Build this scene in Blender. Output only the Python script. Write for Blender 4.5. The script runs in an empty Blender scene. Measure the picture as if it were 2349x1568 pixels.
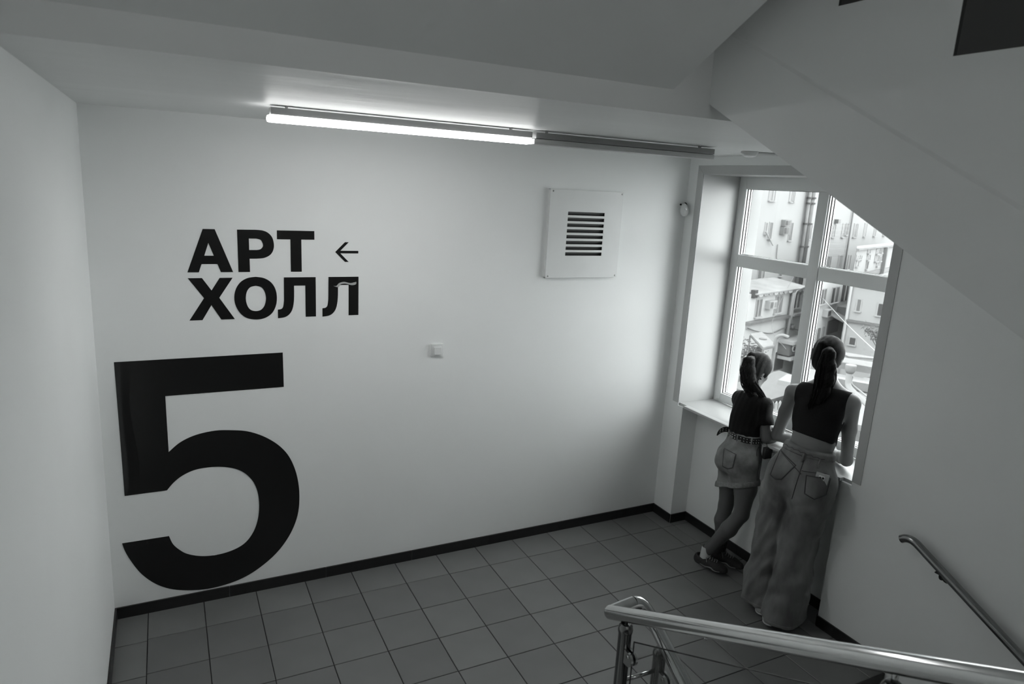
import bpy, bmesh, math, random
import numpy as np
from mathutils import Vector, Matrix
from mathutils.bvhtree import BVHTree

random.seed(5)
S = bpy.context.scene
COL = S.collection

# ------------------------------------------------------------------ camera, sky, lights, exposure
RC = ((0.894003920606588, -0.4448043375868672, 0.05390817381397556),
      (-0.05215580797618605, -0.22280650151724757, -0.9734665040852697),
      (0.44501321512332725, 0.8674712468696317, -0.22238901551121248))
CAM = (0.20238674762079073, -4.114447706642073, 2.5710267884646094)
cd = bpy.data.cameras.new('camera')
cam = bpy.data.objects.new('camera', cd)
COL.objects.link(cam)
cd.sensor_fit = 'HORIZONTAL'
cd.sensor_width = 36.0
cd.lens = 1572.3812136503038 / 2349 * 36.0
cd.clip_start = 0.05
cd.clip_end = 600
m = Matrix.Identity(4)
for i in range(3):
    m[i][0] = RC[0][i]
    m[i][1] = -RC[1][i]
    m[i][2] = -RC[2][i]
    m[i][3] = CAM[i]
cam.matrix_world = m
cd.dof.use_dof = True
cd.dof.focus_distance = 4.2
cd.dof.aperture_fstop = 4.5
S.camera = cam

w = bpy.data.worlds.new('overcast_sky')
S.world = w
w.use_nodes = True
bg = w.node_tree.nodes['Background']
bg.inputs[0].default_value = (0.97, 1.0, 1.0, 1)
SKY = 9.0
bg.inputs[1].default_value = SKY

TUBE = 23.0          # the lit ceiling tube over the landing
HALL_FILL = 13.0         # unseen tubes added behind the camera as fill light
LOWER_FILL = 28.0       # unseen tube added one flight down to brighten low walls and floor

S.view_settings.view_transform = 'Standard'
S.view_settings.look = 'None'
S.view_settings.gamma = 1.0
S.view_settings.use_curve_mapping = False
S.view_settings.exposure = 0.0
S.cycles.max_bounces = 10
S.cycles.diffuse_bounces = 7
S.cycles.transparent_max_bounces = 12
S.cycles.caustics_reflective = False
S.cycles.caustics_refractive = False
S.cycles.sample_clamp_indirect = 6.0

# ------------------------------------------------------------------ materials
def newmat(name):
    mt = bpy.data.materials.new(name)
    mt.use_nodes = True
    nt = mt.node_tree
    return mt, nt, nt.nodes['Principled BSDF']

def grey(v, t=0.012):
    return (v * (1 - t), v * (1 + t * .3), v, 1)

def mat(name, v, rough=0.6, metal=0.0, noise=0.0, nscale=8.0, bump=0.0, bscale=60.0, stretch=(1, 1, 1), spec=0.5, rand=0.0, detail=4.0, bdist=.004):
    mt, nt, b = newmat(name)
    b.inputs['Base Color'].default_value = grey(v)
    b.inputs['Roughness'].default_value = rough
    b.inputs['Metallic'].default_value = metal
    b.inputs['Specular IOR Level'].default_value = spec
    tc = nt.nodes.new('ShaderNodeTexCoord')
    mp = nt.nodes.new('ShaderNodeMapping')
    mp.inputs['Scale'].default_value = stretch
    nt.links.new(tc.outputs['Object'], mp.inputs[0])
    last = None
    if noise > 0:
        n = nt.nodes.new('ShaderNodeTexNoise')
        n.inputs['Scale'].default_value = nscale
        n.inputs['Detail'].default_value = detail
        nt.links.new(mp.outputs[0], n.inputs['Vector'])
        r = nt.nodes.new('ShaderNodeValToRGB')
        r.color_ramp.elements[0].position = 0.3
        r.color_ramp.elements[1].position = 0.7
        r.color_ramp.elements[0].color = grey(v * (1 - noise))
        r.color_ramp.elements[1].color = grey(v * (1 + noise))
        nt.links.new(n.outputs['Fac'], r.inputs[0])
        last = r.outputs[0]
    if rand > 0:
        oi = nt.nodes.new('ShaderNodeObjectInfo')
        mr = nt.nodes.new('ShaderNodeMapRange')
        mr.inputs['To Min'].default_value = 1 - rand
        mr.inputs['To Max'].default_value = 1 + rand
        nt.links.new(oi.outputs['Random'], mr.inputs['Value'])
        mx = nt.nodes.new('ShaderNodeVectorMath')
        mx.operation = 'SCALE'
        if last:
            nt.links.new(last, mx.inputs[0])
        else:
            mx.inputs[0].default_value = grey(v)[:3]
        nt.links.new(mr.outputs[0], mx.inputs['Scale'])
        last = mx.outputs[0]
    if last:
        nt.links.new(last, b.inputs['Base Color'])
    if bump > 0:
        n2 = nt.nodes.new('ShaderNodeTexNoise')
        n2.inputs['Scale'].default_value = bscale
        n2.inputs['Detail'].default_value = 3
        nt.links.new(mp.outputs[0], n2.inputs['Vector'])
        bp = nt.nodes.new('ShaderNodeBump')
        bp.inputs['Strength'].default_value = bump
        bp.inputs['Distance'].default_value = bdist
        nt.links.new(n2.outputs['Fac'], bp.inputs['Height'])
        nt.links.new(bp.outputs[0], b.inputs['Normal'])
    return mt

def glass(name, tint=0.97, ior=1.45, strength=1.0):
    mt = bpy.data.materials.new(name)
    mt.use_nodes = True
    nt = mt.node_tree
    nt.nodes.remove(nt.nodes['Principled BSDF'])
    out = nt.nodes['Material Output']
    tr = nt.nodes.new('ShaderNodeBsdfTransparent')
    tr.inputs[0].default_value = grey(tint, 0.005)
    gl = nt.nodes.new('ShaderNodeBsdfGlossy')
    gl.inputs['Roughness'].default_value = 0.01
    lw = nt.nodes.new('ShaderNodeLayerWeight')          # Schlick, the same from both faces of the sheet
    lw.inputs['Blend'].default_value = 0.5
    pw = nt.nodes.new('ShaderNodeMath')
    pw.operation = 'POWER'
    pw.inputs[1].default_value = 5.0
    nt.links.new(lw.outputs['Facing'], pw.inputs[0])
    mu = nt.nodes.new('ShaderNodeMath')
    mu.operation = 'MULTIPLY_ADD'
    f0 = ((ior - 1) / (ior + 1)) ** 2
    mu.inputs[1].default_value = (1 - f0) * strength
    mu.inputs[2].default_value = f0 * strength
    nt.links.new(pw.outputs[0], mu.inputs[0])
    mx = nt.nodes.new('ShaderNodeMixShader')
    nt.links.new(mu.outputs[0], mx.inputs[0])
    nt.links.new(tr.outputs[0], mx.inputs[1])
    nt.links.new(gl.outputs[0], mx.inputs[2])
    nt.links.new(mx.outputs[0], out.inputs[0])
    return mt

def emit(name, s, v=0.9):
    mt, nt, b = newmat(name)
    b.inputs['Base Color'].default_value = grey(v)
    b.inputs['Emission Color'].default_value = (1, 1, 0.99, 1)
    # the light leaves mostly downwards, the sides of the diffuser give less
    ge = nt.nodes.new('ShaderNodeNewGeometry')
    sx = nt.nodes.new('ShaderNodeSeparateXYZ')
    mr = nt.nodes.new('ShaderNodeMapRange')
    mr.inputs['From Min'].default_value = 0.0
    mr.inputs['From Max'].default_value = -1.0
    mr.inputs['To Min'].default_value = s * 0.42
    mr.inputs['To Max'].default_value = s * 1.5
    nt.links.new(ge.outputs['Normal'], sx.inputs[0])
    nt.links.new(sx.outputs['Z'], mr.inputs['Value'])
    nt.links.new(mr.outputs[0], b.inputs['Emission Strength'])
    return mt

M = dict(
    wall=mat('painted_plaster', 0.88, 0.55, noise=0.012, nscale=2.0, bump=0.05, bscale=90, spec=0.3),
    wavy=mat('uneven_ceiling_plaster', 0.78, 0.45, noise=0.03, nscale=1.5, bump=0.30, bscale=2.6, stretch=(.45, 1.8, 1), spec=0.35, bdist=.03),
    ceil=mat('ceiling_paint', 0.78, 0.5, noise=0.03, nscale=1.5, bump=0.08, bscale=6, spec=0.35),
    tile=mat('floor_tile_glaze', 0.15, 0.42, noise=0.08, nscale=3.0, bump=0.06, bscale=14, rand=0.10),
    joint=mat('floor_joint', 0.010, 0.9),
    skirt=mat('skirting_tile', 0.0125, 0.35, noise=0.15, nscale=20),
    vinyl=mat('black_vinyl', 0.0050, 0.28, bump=0.05, bscale=12),
    white=mat('white_plastic', 0.75, 0.35),
    trim=mat('grey_corner_trim', 0.50, 0.5),
    reveal=mat('reveal_panel', 0.45, 0.35),
    frame=mat('window_plastic', 0.80, 0.35),
    gasket=mat('black_gasket', 0.004, 0.9, spec=0.02),
    bead=mat('glazing_bead_white', 0.85, 0.3),
    panel=mat('painted_steel_panel', 0.78, 0.35, noise=0.02, nscale=6),
    slot=mat('grille_dark', 0.008, 0.8),
    louvre=mat('shaded_louvre', 0.16, 0.5),  # shade inside the slots is put into this dark colour
    steel=mat('polished_steel', 0.54, 0.13, 1.0, noise=0.03, nscale=40, stretch=(1, 1, 1)),
    dsteel=mat('steel_post', 0.50, 0.16, 1.0),
    post=mat('dark_reflection_steel', 0.16, 0.20, 1.0),  # steel darkened to stand in for dark surroundings reflected in the posts
    rail2=mat('dull_steel_rail', 0.27, 0.20, 1.0),
    riser=mat('dark_riser_tile', 0.024, 0.4),
    glass=glass('window_glass', 0.97),
    pglass=glass('panel_glass', 0.93, 1.5),
    gedge=mat('glass_edge', 0.03, 0.2),
    skin=mat('skin', 0.15, 0.5, noise=0.05, nscale=10, spec=0.4),
    skin2=mat('skin_tanned', 0.105, 0.5, noise=0.05, nscale=10, spec=0.4),
    top=mat('black_knit', 0.0065, 0.85, noise=0.25, nscale=120, bump=0.3, bscale=300, spec=0.2),
    jeans=mat('washed_denim', 0.160, 0.85, noise=0.36, nscale=9, detail=9.0, bump=0.25, bscale=260, spec=0.2, stretch=(1, 1, .45)),
    shorts=mat('pale_denim', 0.20, 0.85, noise=0.34, nscale=12, detail=9.0, bump=0.25, bscale=260, spec=0.2),
    cuff=mat('denim_inside', 0.22, 0.85, noise=0.2, nscale=60, spec=0.2),
    stitch=mat('denim_stitch', 0.045, 0.8),
    hairw=mat('brown_hair', 0.009, 0.62, noise=0.5, nscale=30, stretch=(6, 6, .6), bump=0.15, bscale=70, spec=0.07),
    hairg=mat('light_brown_hair', 0.018, 0.58, noise=0.5, nscale=30, stretch=(6, 6, .6), bump=0.15, bscale=70, spec=0.09),
    leather=mat('black_leather', 0.008, 0.35),
    rubber=mat('black_rubber', 0.012, 0.6),
    shoe=mat('dark_mesh_fabric', 0.022, 0.7, noise=0.4, nscale=120),
    wshoe=mat('pale_shoe_leather', 0.45, 0.5),
    sock=mat('white_sock', 0.55, 0.9),
    lace=mat('grey_lace', 0.28, 0.8),
    outer=mat('outer_render', 0.29, 0.9),
    facade=mat('white_render', 0.165, 0.9, noise=0.04, nscale=0.35),
    facade3=mat('bright_render', 0.215, 0.9, noise=0.05, nscale=0.5),
    rooflight=mat('pale_roof_sheet', 0.088, 0.8, noise=0.08, nscale=0.8),
    facade2=mat('cream_render', 0.170, 0.9, noise=0.07, nscale=0.5),
    extpane=mat('far_window_pane', 0.068, 0.5, rand=0.25),
    extdark=mat('far_dark_opening', 0.012, 0.7, rand=0.3),
    extgrey=mat('weathered_roof', 0.10, 0.8, noise=0.2, nscale=0.8),
    extmid=mat('grey_metal', 0.055, 0.6, noise=0.15, nscale=2),
    ground=mat('courtyard_paving', 0.08, 0.9, noise=0.2, nscale=0.3),
    leaf=mat('leaf', 0.025, 0.7, noise=0.4, nscale=3),
    tube=emit('lit_diffuser', TUBE),
    hall=emit('hall_fill_diffuser', HALL_FILL),
    lower=emit('lower_fill_diffuser', LOWER_FILL),
    opal=mat('unlit_diffuser', 0.55, 0.35),
    lampbox=mat('lamp_housing', 0.30, 0.4),
    phone=mat('phone_case', 0.42, 0.25),
    lens=mat('lens_black', 0.004, 0.1),
    eye=mat('eye_white', 0.6, 0.2),
)

# ------------------------------------------------------------------ mesh helpers
class MB:
    def __init__(s, T=None):
        s.v = []
        s.f = []
        s.T = T
    def add(s, vs, fs):
        o = len(s.v)
        for p in vs:
            p = Vector(p)
            s.v.append(tuple(s.T @ p) if s.T else tuple(p))
        s.f += [tuple(i + o for i in f) for f in fs]
        return s
    def box(s, x0, x1, y0, y1, z0, z1):
        x0, x1 = sorted((x0, x1)); y0, y1 = sorted((y0, y1)); z0, z1 = sorted((z0, z1))
        vs = [(x0, y0, z0), (x1, y0, z0), (x1, y1, z0), (x0, y1, z0), (x0, y0, z1), (x1, y0, z1), (x1, y1, z1), (x0, y1, z1)]
        return s.add(vs, [(0, 3, 2, 1), (4, 5, 6, 7), (0, 1, 5, 4), (1, 2, 6, 5), (2, 3, 7, 6), (3, 0, 4, 7)])
    def bbox(s, x0, x1, y0, y1, z0, z1, b):
        """box with chamfered edges on all sides"""
        bm = bmesh.new()
        bmesh.ops.create_cube(bm, size=1)
        for v in bm.verts:
            v.co = Vector(((x0 + x1) / 2 + v.co.x * (x1 - x0), (y0 + y1) / 2 + v.co.y * (y1 - y0), (z0 + z1) / 2 + v.co.z * (z1 - z0)))
        bmesh.ops.bevel(bm, geom=bm.edges[:] , offset=b, segments=2, affect='EDGES', profile=0.6)
        bm.verts.index_update()
        s.add([v.co[:] for v in bm.verts], [[v.index for v in f.verts] for f in bm.faces])
        bm.free()
        return s
    def tube(s, pts, r, n=12, cap=True, rs=None):
        pts = [Vector(p) for p in pts]
        vs = []; fs = []
        up = None
        for i, p in enumerate(pts):
            a = pts[max(0, i - 1)]; b = pts[min(len(pts) - 1, i + 1)]
            t = (b - a)
            if t.length < 1e-9: t = Vector((0, 0, 1))
            t.normalize()
            if up is None:
                up = t.orthogonal().normalized()
            else:
                up = (up - t * up.dot(t))
                up = up.normalized() if up.length > 1e-6 else t.orthogonal().normalized()
            sd = t.cross(up)
            rr = rs[i] if rs else r
            for k in range(n):
                a_ = 2 * math.pi * k / n
                vs.append(p + (up * math.cos(a_) + sd * math.sin(a_)) * rr)
        for i in range(len(pts) - 1):
            for k in range(n):
                fs.append((i * n + k, i * n + (k + 1) % n, (i + 1) * n + (k + 1) % n, (i + 1) * n + k))
        if cap:
            fs.append(tuple(range(n - 1, -1, -1)))
            fs.append(tuple((len(pts) - 1) * n + k for k in range(n)))
        return s.add(vs, fs)
    def lathe(s, prof, c, axis=(0, 0, 1), n=24):
        """prof: (radius, height) along the axis from c"""
        ax = Vector(axis).normalized()
        u = ax.orthogonal().normalized(); v = ax.cross(u)
        vs = []; fs = []
        c = Vector(c)
        for r, h in prof:
            for k in range(n):
                a = 2 * math.pi * k / n
                vs.append(c + ax * h + (u * math.cos(a) + v * math.sin(a)) * r)
        for i in range(len(prof) - 1):
            for k in range(n):
                fs.append((i * n + k, i * n + (k + 1) % n, (i + 1) * n + (k + 1) % n, (i + 1) * n + k))
        fs.append(tuple(range(n - 1, -1, -1)))
        fs.append(tuple((len(prof) - 1) * n + k for k in range(n)))
        return s.add(vs, fs)
    def prism(s, poly, org, u, v, d):
        """polygon (a,b) in the plane org + a u + b v, extruded by the vector d"""
        org = Vector(org); u = Vector(u); v = Vector(v); d = Vector(d)
        n = len(poly)
        vs = [org + u * a + v * b for a, b in poly] + [org + u * a + v * b + d for a, b in poly]
        fs = [tuple(range(n - 1, -1, -1)), tuple(range(n, 2 * n))] + [(i, (i + 1) % n, n + (i + 1) % n, n + i) for i in range(n)]
        return s.add(vs, fs)
    def build(s, name, m_, parent=None, smooth=False, kind=None, angle=None):
        me = bpy.data.meshes.new(name)
        me.from_pydata(s.v, [], s.f)
        bm = bmesh.new(); bm.from_mesh(me)
        bmesh.ops.recalc_face_normals(bm, faces=bm.faces[:])
        bm.to_mesh(me); bm.free()
        me.update()
        return link(name, me, m_, parent, smooth, kind, angle)

def link(name, me, m_, parent=None, smooth=False, kind=None, angle=None):
    o = bpy.data.objects.new(name, me)
    COL.objects.link(o)
    if m_ is not None and not me.materials:
        me.materials.append(m_)
    if smooth:
        me.polygons.foreach_set('use_smooth', [True] * len(me.polygons))
        if angle:
            me.set_sharp_from_angle(angle=math.radians(angle))
    if parent:
        par(o, parent)
    if kind:
        o['kind'] = kind
    return o

def wloc(o):
    p = Vector(o.location)
    if o.parent:
        p = p + o.matrix_parent_inverse.translation + wloc(o.parent)
    return p

def par(o, p):
    o.parent = p
    o.matrix_parent_inverse = Matrix.Translation(-wloc(p))

def tag(o, label, cat, group=None):
    o['label'] = label
    o['category'] = cat
    if group: o['group'] = group
    return o

def thing(name, label, cat, loc=(0, 0, 0), group=None):
    o = bpy.data.objects.new(name, None)
    COL.objects.link(o)
    o.location = loc
    o.empty_display_size = 0.1
    return tag(o, label, cat, group)

def struct(o, label=None):
    o['kind'] = 'structure'
    if label: o['label'] = label
    return o

def spline(pts, k=4, closed=False):
    """Catmull-Rom through the points"""
    P = [Vector(p) for p in pts]
    n = len(P); out = []
    rng = range(n if closed else n - 1)
    for i in rng:
        g = (lambda j: P[j % n]) if closed else (lambda j: P[max(0, min(n - 1, j))])
        a, b, c, d = g(i - 1), g(i), g(i + 1), g(i + 2)
        for q in range(k):
            t = q / k
            out.append(0.5 * ((2 * b) + (c - a) * t + (2 * a - 5 * b + 4 * c - d) * t * t + (3 * b - a - 3 * c + d) * t ** 3))
    if not closed: out.append(P[-1])
    return out

# ------------------------------------------------------------------ the setting
XL, XR, H = -0.16, 3.717, 2.848
Y1 = -8.0
YB = -2.07

o = MB().box(XL - .3, XR + .47, 0, .3, -4, 7).build('wall_back', M['wall']); struct(o, 'white painted landing wall that carries the black lettering')
# the left wall leans a little, as in the picture
b = MB()
b.add([(-.168, .0, 0), (-.168, Y1, 0), (-.150, Y1, H), (-.150, 0, H), (-.168, 0, -4), (-.168, Y1, -4), (-.12, 0, 7), (-.12, Y1, 7),
       (-.5, 0, -4), (-.5, Y1, -4), (-.5, 0, 7), (-.5, Y1, 7)],
      [(4, 5, 1, 0), (0, 1, 2, 3), (3, 2, 7, 6), (8, 10, 11, 9), (4, 0, 3, 6, 10, 8), (5, 9, 11, 7, 2, 1), (6, 7, 11, 10), (4, 8, 9, 5)])
struct(b.build('wall_left', M['wall']), 'white painted side wall left of the lettering')
b = MB()
b.box(XR, 4.20, -.154, .0, -4, 7)
b.box(XR, 4.20, Y1, -1.707, -4, 7)
b.box(XR, 4.20, -1.707, -.154, 2.728, 7)
b.box(XR, 4.20, -1.707, -.154, -4, -.02)
b.box(3.873, 4.20, -1.707, -.154, -.02, 0)
b.box(3.873, 4.20, -1.707, -.154, 0, .970)
b.box(XR, 3.873, -1.707, -1.638, 0, .970)
b.box(XR, 3.873, -.215, -.154, 0, .970)
struct(b.build('wall_right', M['wall']), 'white painted wall with the window and the recess below its sill')
struct(MB().box(XL - .3, XR + .47, Y1 - .3, Y1, -4, 7).build('wall_front', M['wall']))
struct(MB().box(XL - .3, XR + .47, Y1 - .3, .3, 7, 7.3).build('roof_slab', M['ceil']))
struct(MB().box(XL - .3, XR + .47, Y1 - .3, .3, -4.3, -4).build('floor_lowest', M['skirt']))

# landing ceiling = underside of the landing above, with its front edge
struct(MB().box(-.2, XR, YB, 0, H, 3.50).build('ceiling', M['wavy']), 'white ceiling strip over the landing, front edge facing the stairs')

# floor slab and tiles
fl = struct(MB().box(-.2, 3.873, -2.1, 0, -.25, -.004).build('floor', M['joint']), 'grey tiled landing floor')
def tile_mesh(wx, wy):
    bm = bmesh.new()
    bmesh.ops.create_cube(bm, size=1)
    for v in bm.verts:
        v.co = Vector((v.co.x * wx, v.co.y * wy, v.co.z * .012))
    top = [e for e in bm.edges if all(v.co.z > 0 for v in e.verts)]
    bmesh.ops.bevel(bm, geom=top, offset=.0022, segments=1, affect='EDGES')
    me = bpy.data.meshes.new('tile')
    bm.to_mesh(me); bm.free()
    me.materials.append(M['tile'])
    return me
TM = {}
J = .0042
def put_tile(x0, x1, y0, y1):
    key = (round(x1 - x0, 3), round(y1 - y0, 3))
    if key not in TM:
        TM[key] = tile_mesh(x1 - x0 - J, y1 - y0 - J)
    o = bpy.data.objects.new('tile', TM[key])
    COL.objects.link(o)
    o.location = ((x0 + x1) / 2, (y0 + y1) / 2, -.006 + random.uniform(-.0004, .0004))
    par(o, fl)
D0 = 0.2659
ys = [0] + [-(D0 + .3 * k) for k in range(7)]
ys[-1] = -2.1
xs = [-.166] + [.3 * k for k in range(13)] + [XR]
for j in range(len(ys) - 1):
    for i in range(len(xs) - 1):
        off = -.014 if i == 0 and j < 6 else 0
        y0 = ys[j + 1] + (off if j + 2 < len(ys) else 0); y1 = ys[j] + (off if j > 0 else 0)
        put_tile(xs[i], xs[i + 1], y0, y1)
for j in range(len(ys) - 1):                                  # the strip inside the recess
    y0, y1 = max(ys[j + 1], -1.638), min(ys[j], -.215)
    if y1 - y0 > .02:
        put_tile(XR, 3.873, y0, y1)

# skirting, one object a tile
HB = .0707
def skirting(name, runs, label):
    base = None
    for (ax, c, a, b_, nrm) in runs:
        t = .010
        if ax == 'x':
            bx = (a, b_, c, c + nrm * t)
        else:
            bx = (c, c + nrm * t, a, b_)
        if base is None:
            base = bpy.data.objects.new(name, None); COL.objects.link(base)
            base.location = (bx[0], bx[2], 0)
            struct(base, label)
        x0, x1 = sorted(bx[:2]); y0, y1 = sorted(bx[2:])
        if ax == 'x': x0 += .001; x1 -= .001
        else: y0 += .001; y1 -= .001
        MB().box(x0, x1, y0, y1, .0, HB).build('skirting_tile', M['skirt'], base)
    return base
cuts = [-.16, .447, 1.034, 1.62, 2.204, 2.796, 3.391, 3.717]
skirting('baseboard_back', [('x', 0, cuts[i], cuts[i + 1], -1) for i in range(7)], 'black tile skirting below the lettering')
skirting('baseboard_left', [('y', -.167, -.585 - .6 * k, .0 - .585 - .6 * (k - 1) if k else 0, 1) for k in range(3)] + [('y', -.167, -2.1, -1.785, 1)], 'black tile skirting along the left wall')
skirting('baseboard_right', [('y', XR, -.215, 0, -1), ('x', -.215, XR, 3.873, -1), ('y', 3.873, -.80, -.215, -1), ('y', 3.873, -1.40, -.80, -1), ('y', 3.873, -1.638, -1.40, -1),
                             ('x', -1.638, XR, 3.873, 1), ('y', XR, -1.76, -1.638, -1), ('y', XR, -2.1, -1.76, -1)], 'black tile skirting round the window recess')

# stairs -----------------------------------------------------------------
def flight(name, label, x0, x1, ystart, z0, n, rise, run, sgn, thick, tread_m, side_m, parent_tiles=True, zbot=None):
    """steps going to -y from ystart; sgn +1 climbs, -1 descends (towards -y)"""
    pts = []
    y = ystart; z = z0
    top = [(y, z)]
    for k in range(n):
        if sgn > 0:
            z += rise; top.append((y, z)); y -= run; top.append((y, z))
        else:
            z -= rise; top.append((y, z)); y -= run; top.append((y, z))
    if zbot is not None:
        bot = [(y, zbot[1]), (ystart, zbot[0])]
    else:
        bot = [(y, z - thick), (ystart, z0 - thick)]
    poly = top + bot
    o = MB().prism(poly, (x0, 0, 0), (0, 1, 0), (0, 0, 1), (x1 - x0, 0, 0)).build(name, side_m)
    struct(o, label)
    y = ystart; z = z0
    for k in range(n):
        zt = z + rise * sgn
        zl, zh = min(z, zt), max(z, zt)
        MB().box(x0 + .003, x1 - .003, y - .0001, y + (.008 if sgn > 0 else -.008), zl, zh - .0).build('riser_tile', M['skirt'], o)
        z = zt; y -= run
    return o
flight('stair_flight', 'stairs climbing from the landing towards the viewer', -.16, 1.62, -2.1, 0, 11, .157, .30, 1, .3, M['tile'], M['ceil'], zbot=(-.3, 1.4))
flight('stair_flight', 'stairs going down from the landing along the window wall', 1.71, XR, -2.1, 0, 10, .157, .30, -1, .3, M['tile'], M['tile'])

# flight that rises on the right to the landing above: thick side face, dark riser tiles
xm = 2.005
rise, run = .186, .372
ya, za = -2.575, 3.134             # foot of a riser on the flight, read off the picture
top = [(YB, za + 2 * rise)]
k = -1
while za - k * rise > 1.75:
    top += [(ya - k * run, za + rise - k * rise), (ya - k * run, za - k * rise)]
    k += 1
yend = top[-1][0] - run
top.append((yend, top[-1][1]))
sl = .525
zb = lambda y: 2.898 + sl * (y - YB)
poly = top + [(yend, zb(yend)), (YB, zb(YB))]
up = struct(MB().prism(poly, (xm, 0, 0), (0, 1, 0), (0, 0, 1), (XR - xm, 0, 0)).build('stair_flight', M['ceil']), 'underside and pale side of the stairs rising past the window to the landing above')
k = 0
for k in range(7):
    MB().box(xm + .002, XR - .002, ya - k * run - .009, ya - k * run + .001, za - k * rise, za + rise - k * rise - .001).build('riser_tile', M['riser'], up)
# shallow band along the lower edge of that side
bp_ = [(YB, zb(YB)), (yend, zb(yend)), (yend, zb(yend) + .27), (YB, zb(YB) + .27)]
b = MB()
n_ = 2
vs = [(xm - .000, YB, zb(YB)), (xm - .000, yend, zb(yend)), (xm - .005, yend, zb(yend) + .262), (xm - .005, YB, zb(YB) + .262), (xm, yend, zb(yend) + .275), (xm, YB, zb(YB) + .275)]
b.add(vs, [(0, 1, 2, 3), (3, 2, 4, 5), (0, 3, 5), (1, 4, 2)])
b.build('stringer_band', M['ceil'], up)

# flight over the viewer: soffit climbing from the front edge of the landing above
zs = lambda y: 2.931 + .545 * (YB - y)
b = MB().prism([(YB, 2.931), (YB, 3.20), (-6.0, zs(-6.0) + .25), (-6.0, zs(-6.0))], (-.16, 0, 0), (0, 1, 0), (0, 0, 1), (1.836 + .16, 0, 0))
struct(b.build('stair_flight', M['ceil']), 'dark sloping underside of the stairs overhead')
# hall floor and its ceiling behind the viewer
struct(MB().box(-.16, XR, Y1, -5.40, 1.45, 1.727).build('floor_hall', M['tile']))

# window ------------------------------------------------------------------
FX0, FX1 = 4.075, 4.145
YL, YR, ZB, ZT = -.146, -1.707, .990, 2.728
win = MB()
def bar(b, y0, y1, z0, z1, x0=FX0, x1=FX1): b.bbox(x0, x1, min(y0, y1), max(y0, y1), z0, z1, .004)
panes = [(-.225, -.875, 2.153, 2.640), (-.965, -1.628, 2.153, 2.640), (-.225, -.875, 1.057, 2.066), (-.965, -1.628, 1.057, 2.066)]
b = MB()
bar(b, YL, -.225, ZB, ZT); bar(b, -1.628, YR, ZB, ZT); bar(b, -.225, -1.628, 2.640, ZT); bar(b, -.225, -1.628, ZB, 1.057)
wn = struct(b.build('window_1', M['frame'], smooth=True, angle=30), 'white four pane plastic window above the deep sill')
b = MB(); bar(b, -.880, -.960, 1.057, 2.640, FX0 - .006, FX1); b.build('mullion', M['frame'], wn, True, angle=30)
for (p, q) in ((-.225, -.877), (-.963, -1.628)):
    b = MB(); bar(b, p, q, 2.066, 2.153, FX0 - .001, FX1); b.build('transom', M['frame'], wn, True, angle=30)
def ring(b, p, x0, x1, t):
    yl, yr, z0, z1 = p
    b.box(x0, x1, yl - t, yl, z0, z1); b.box(x0, x1, yr, yr + t, z0, z1)
    b.box(x0, x1, yr + t, yl - t, z0, z0 + t); b.box(x0, x1, yr + t, yl - t, z1 - t, z1)
for p in panes:
    b = MB(); ring(b, p, FX0 + .004, FX0 + .017, .003); b.build('glazing_bead', M['bead'], wn)
    b = MB(); ring(b, p, FX0 + .017, FX0 + .024, .005); ring(b, p, FX0 + .043, FX0 + .052, .005); b.build('gasket', M['gasket'], wn)
    b = MB(); ring(b, p, FX0 + .024, FX0 + .043, .004); b.build('spacer', M['bead'], wn)
    MB().box(FX0 + .030, FX0 + .036, p[1] + .001, p[0] - .001, p[2] + .001, p[3] - .001).build('pane', M['glass'], wn)
struct(MB().box(FX1 + .001, 4.245, -.226, -.10, .97, 2.728).build('trim_7', M['outer']), 'rendered outer side of the window opening')
struct(MB().box(FX1 + .001, 4.245, -1.75, -1.625, .97, 2.728).build('trim_8', M['outer']))
# plastic reveal boards, sill, corner trim
b = MB()
b.box(XR + .001, FX0, -.1575, -.1535, .99, 2.728)
struct(b.build('trim_1', M['reveal']), 'white side board of the window opening, left')
struct(MB().box(XR + .001, FX0, -1.7075, -1.7035, .99, 2.728).build('trim_2', M['reveal']))
struct(MB().box(XR + .001, FX0, -1.7035, -.1575, 2.7245, 2.7285).build('trim_3', M['reveal']))
def mitre(name, pts, parent=None):
    b = MB().prism(pts, (XR, 0, 0), (0, 1, 0), (0, 0, 1), (-.004, 0, 0))
    return b.build(name, M['trim'], parent)
t4 = struct(mitre('trim_4', [(-.097, .992), (-.153, .992), (-.153, 2.728), (-.0975, 2.785)]), 'grey corner trim up the left edge of the window opening')
struct(mitre('trim_5', [(-1.764, .995), (-1.708, .995), (-1.708, 2.728), (-1.764, 2.785)]), 'grey corner trim up the right edge of the window opening')
struct(mitre('trim_6', [(-.098, 2.785), (-.154, 2.7285), (-1.707, 2.7285), (-1.763, 2.785)]), 'grey corner trim along the top of the window opening')
sill = MB()
sill.bbox(3.735, FX0 + .001, -1.706, -.155, .970, .990, .002)
sill.bbox(XR - .012, 3.75, -1.637, -.236, .970, .9905, .004)
o = sill.build('window_sill', M['reveal'], None, True, angle=30)
struct(o, 'deep white window sill on which the two people lean')

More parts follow.
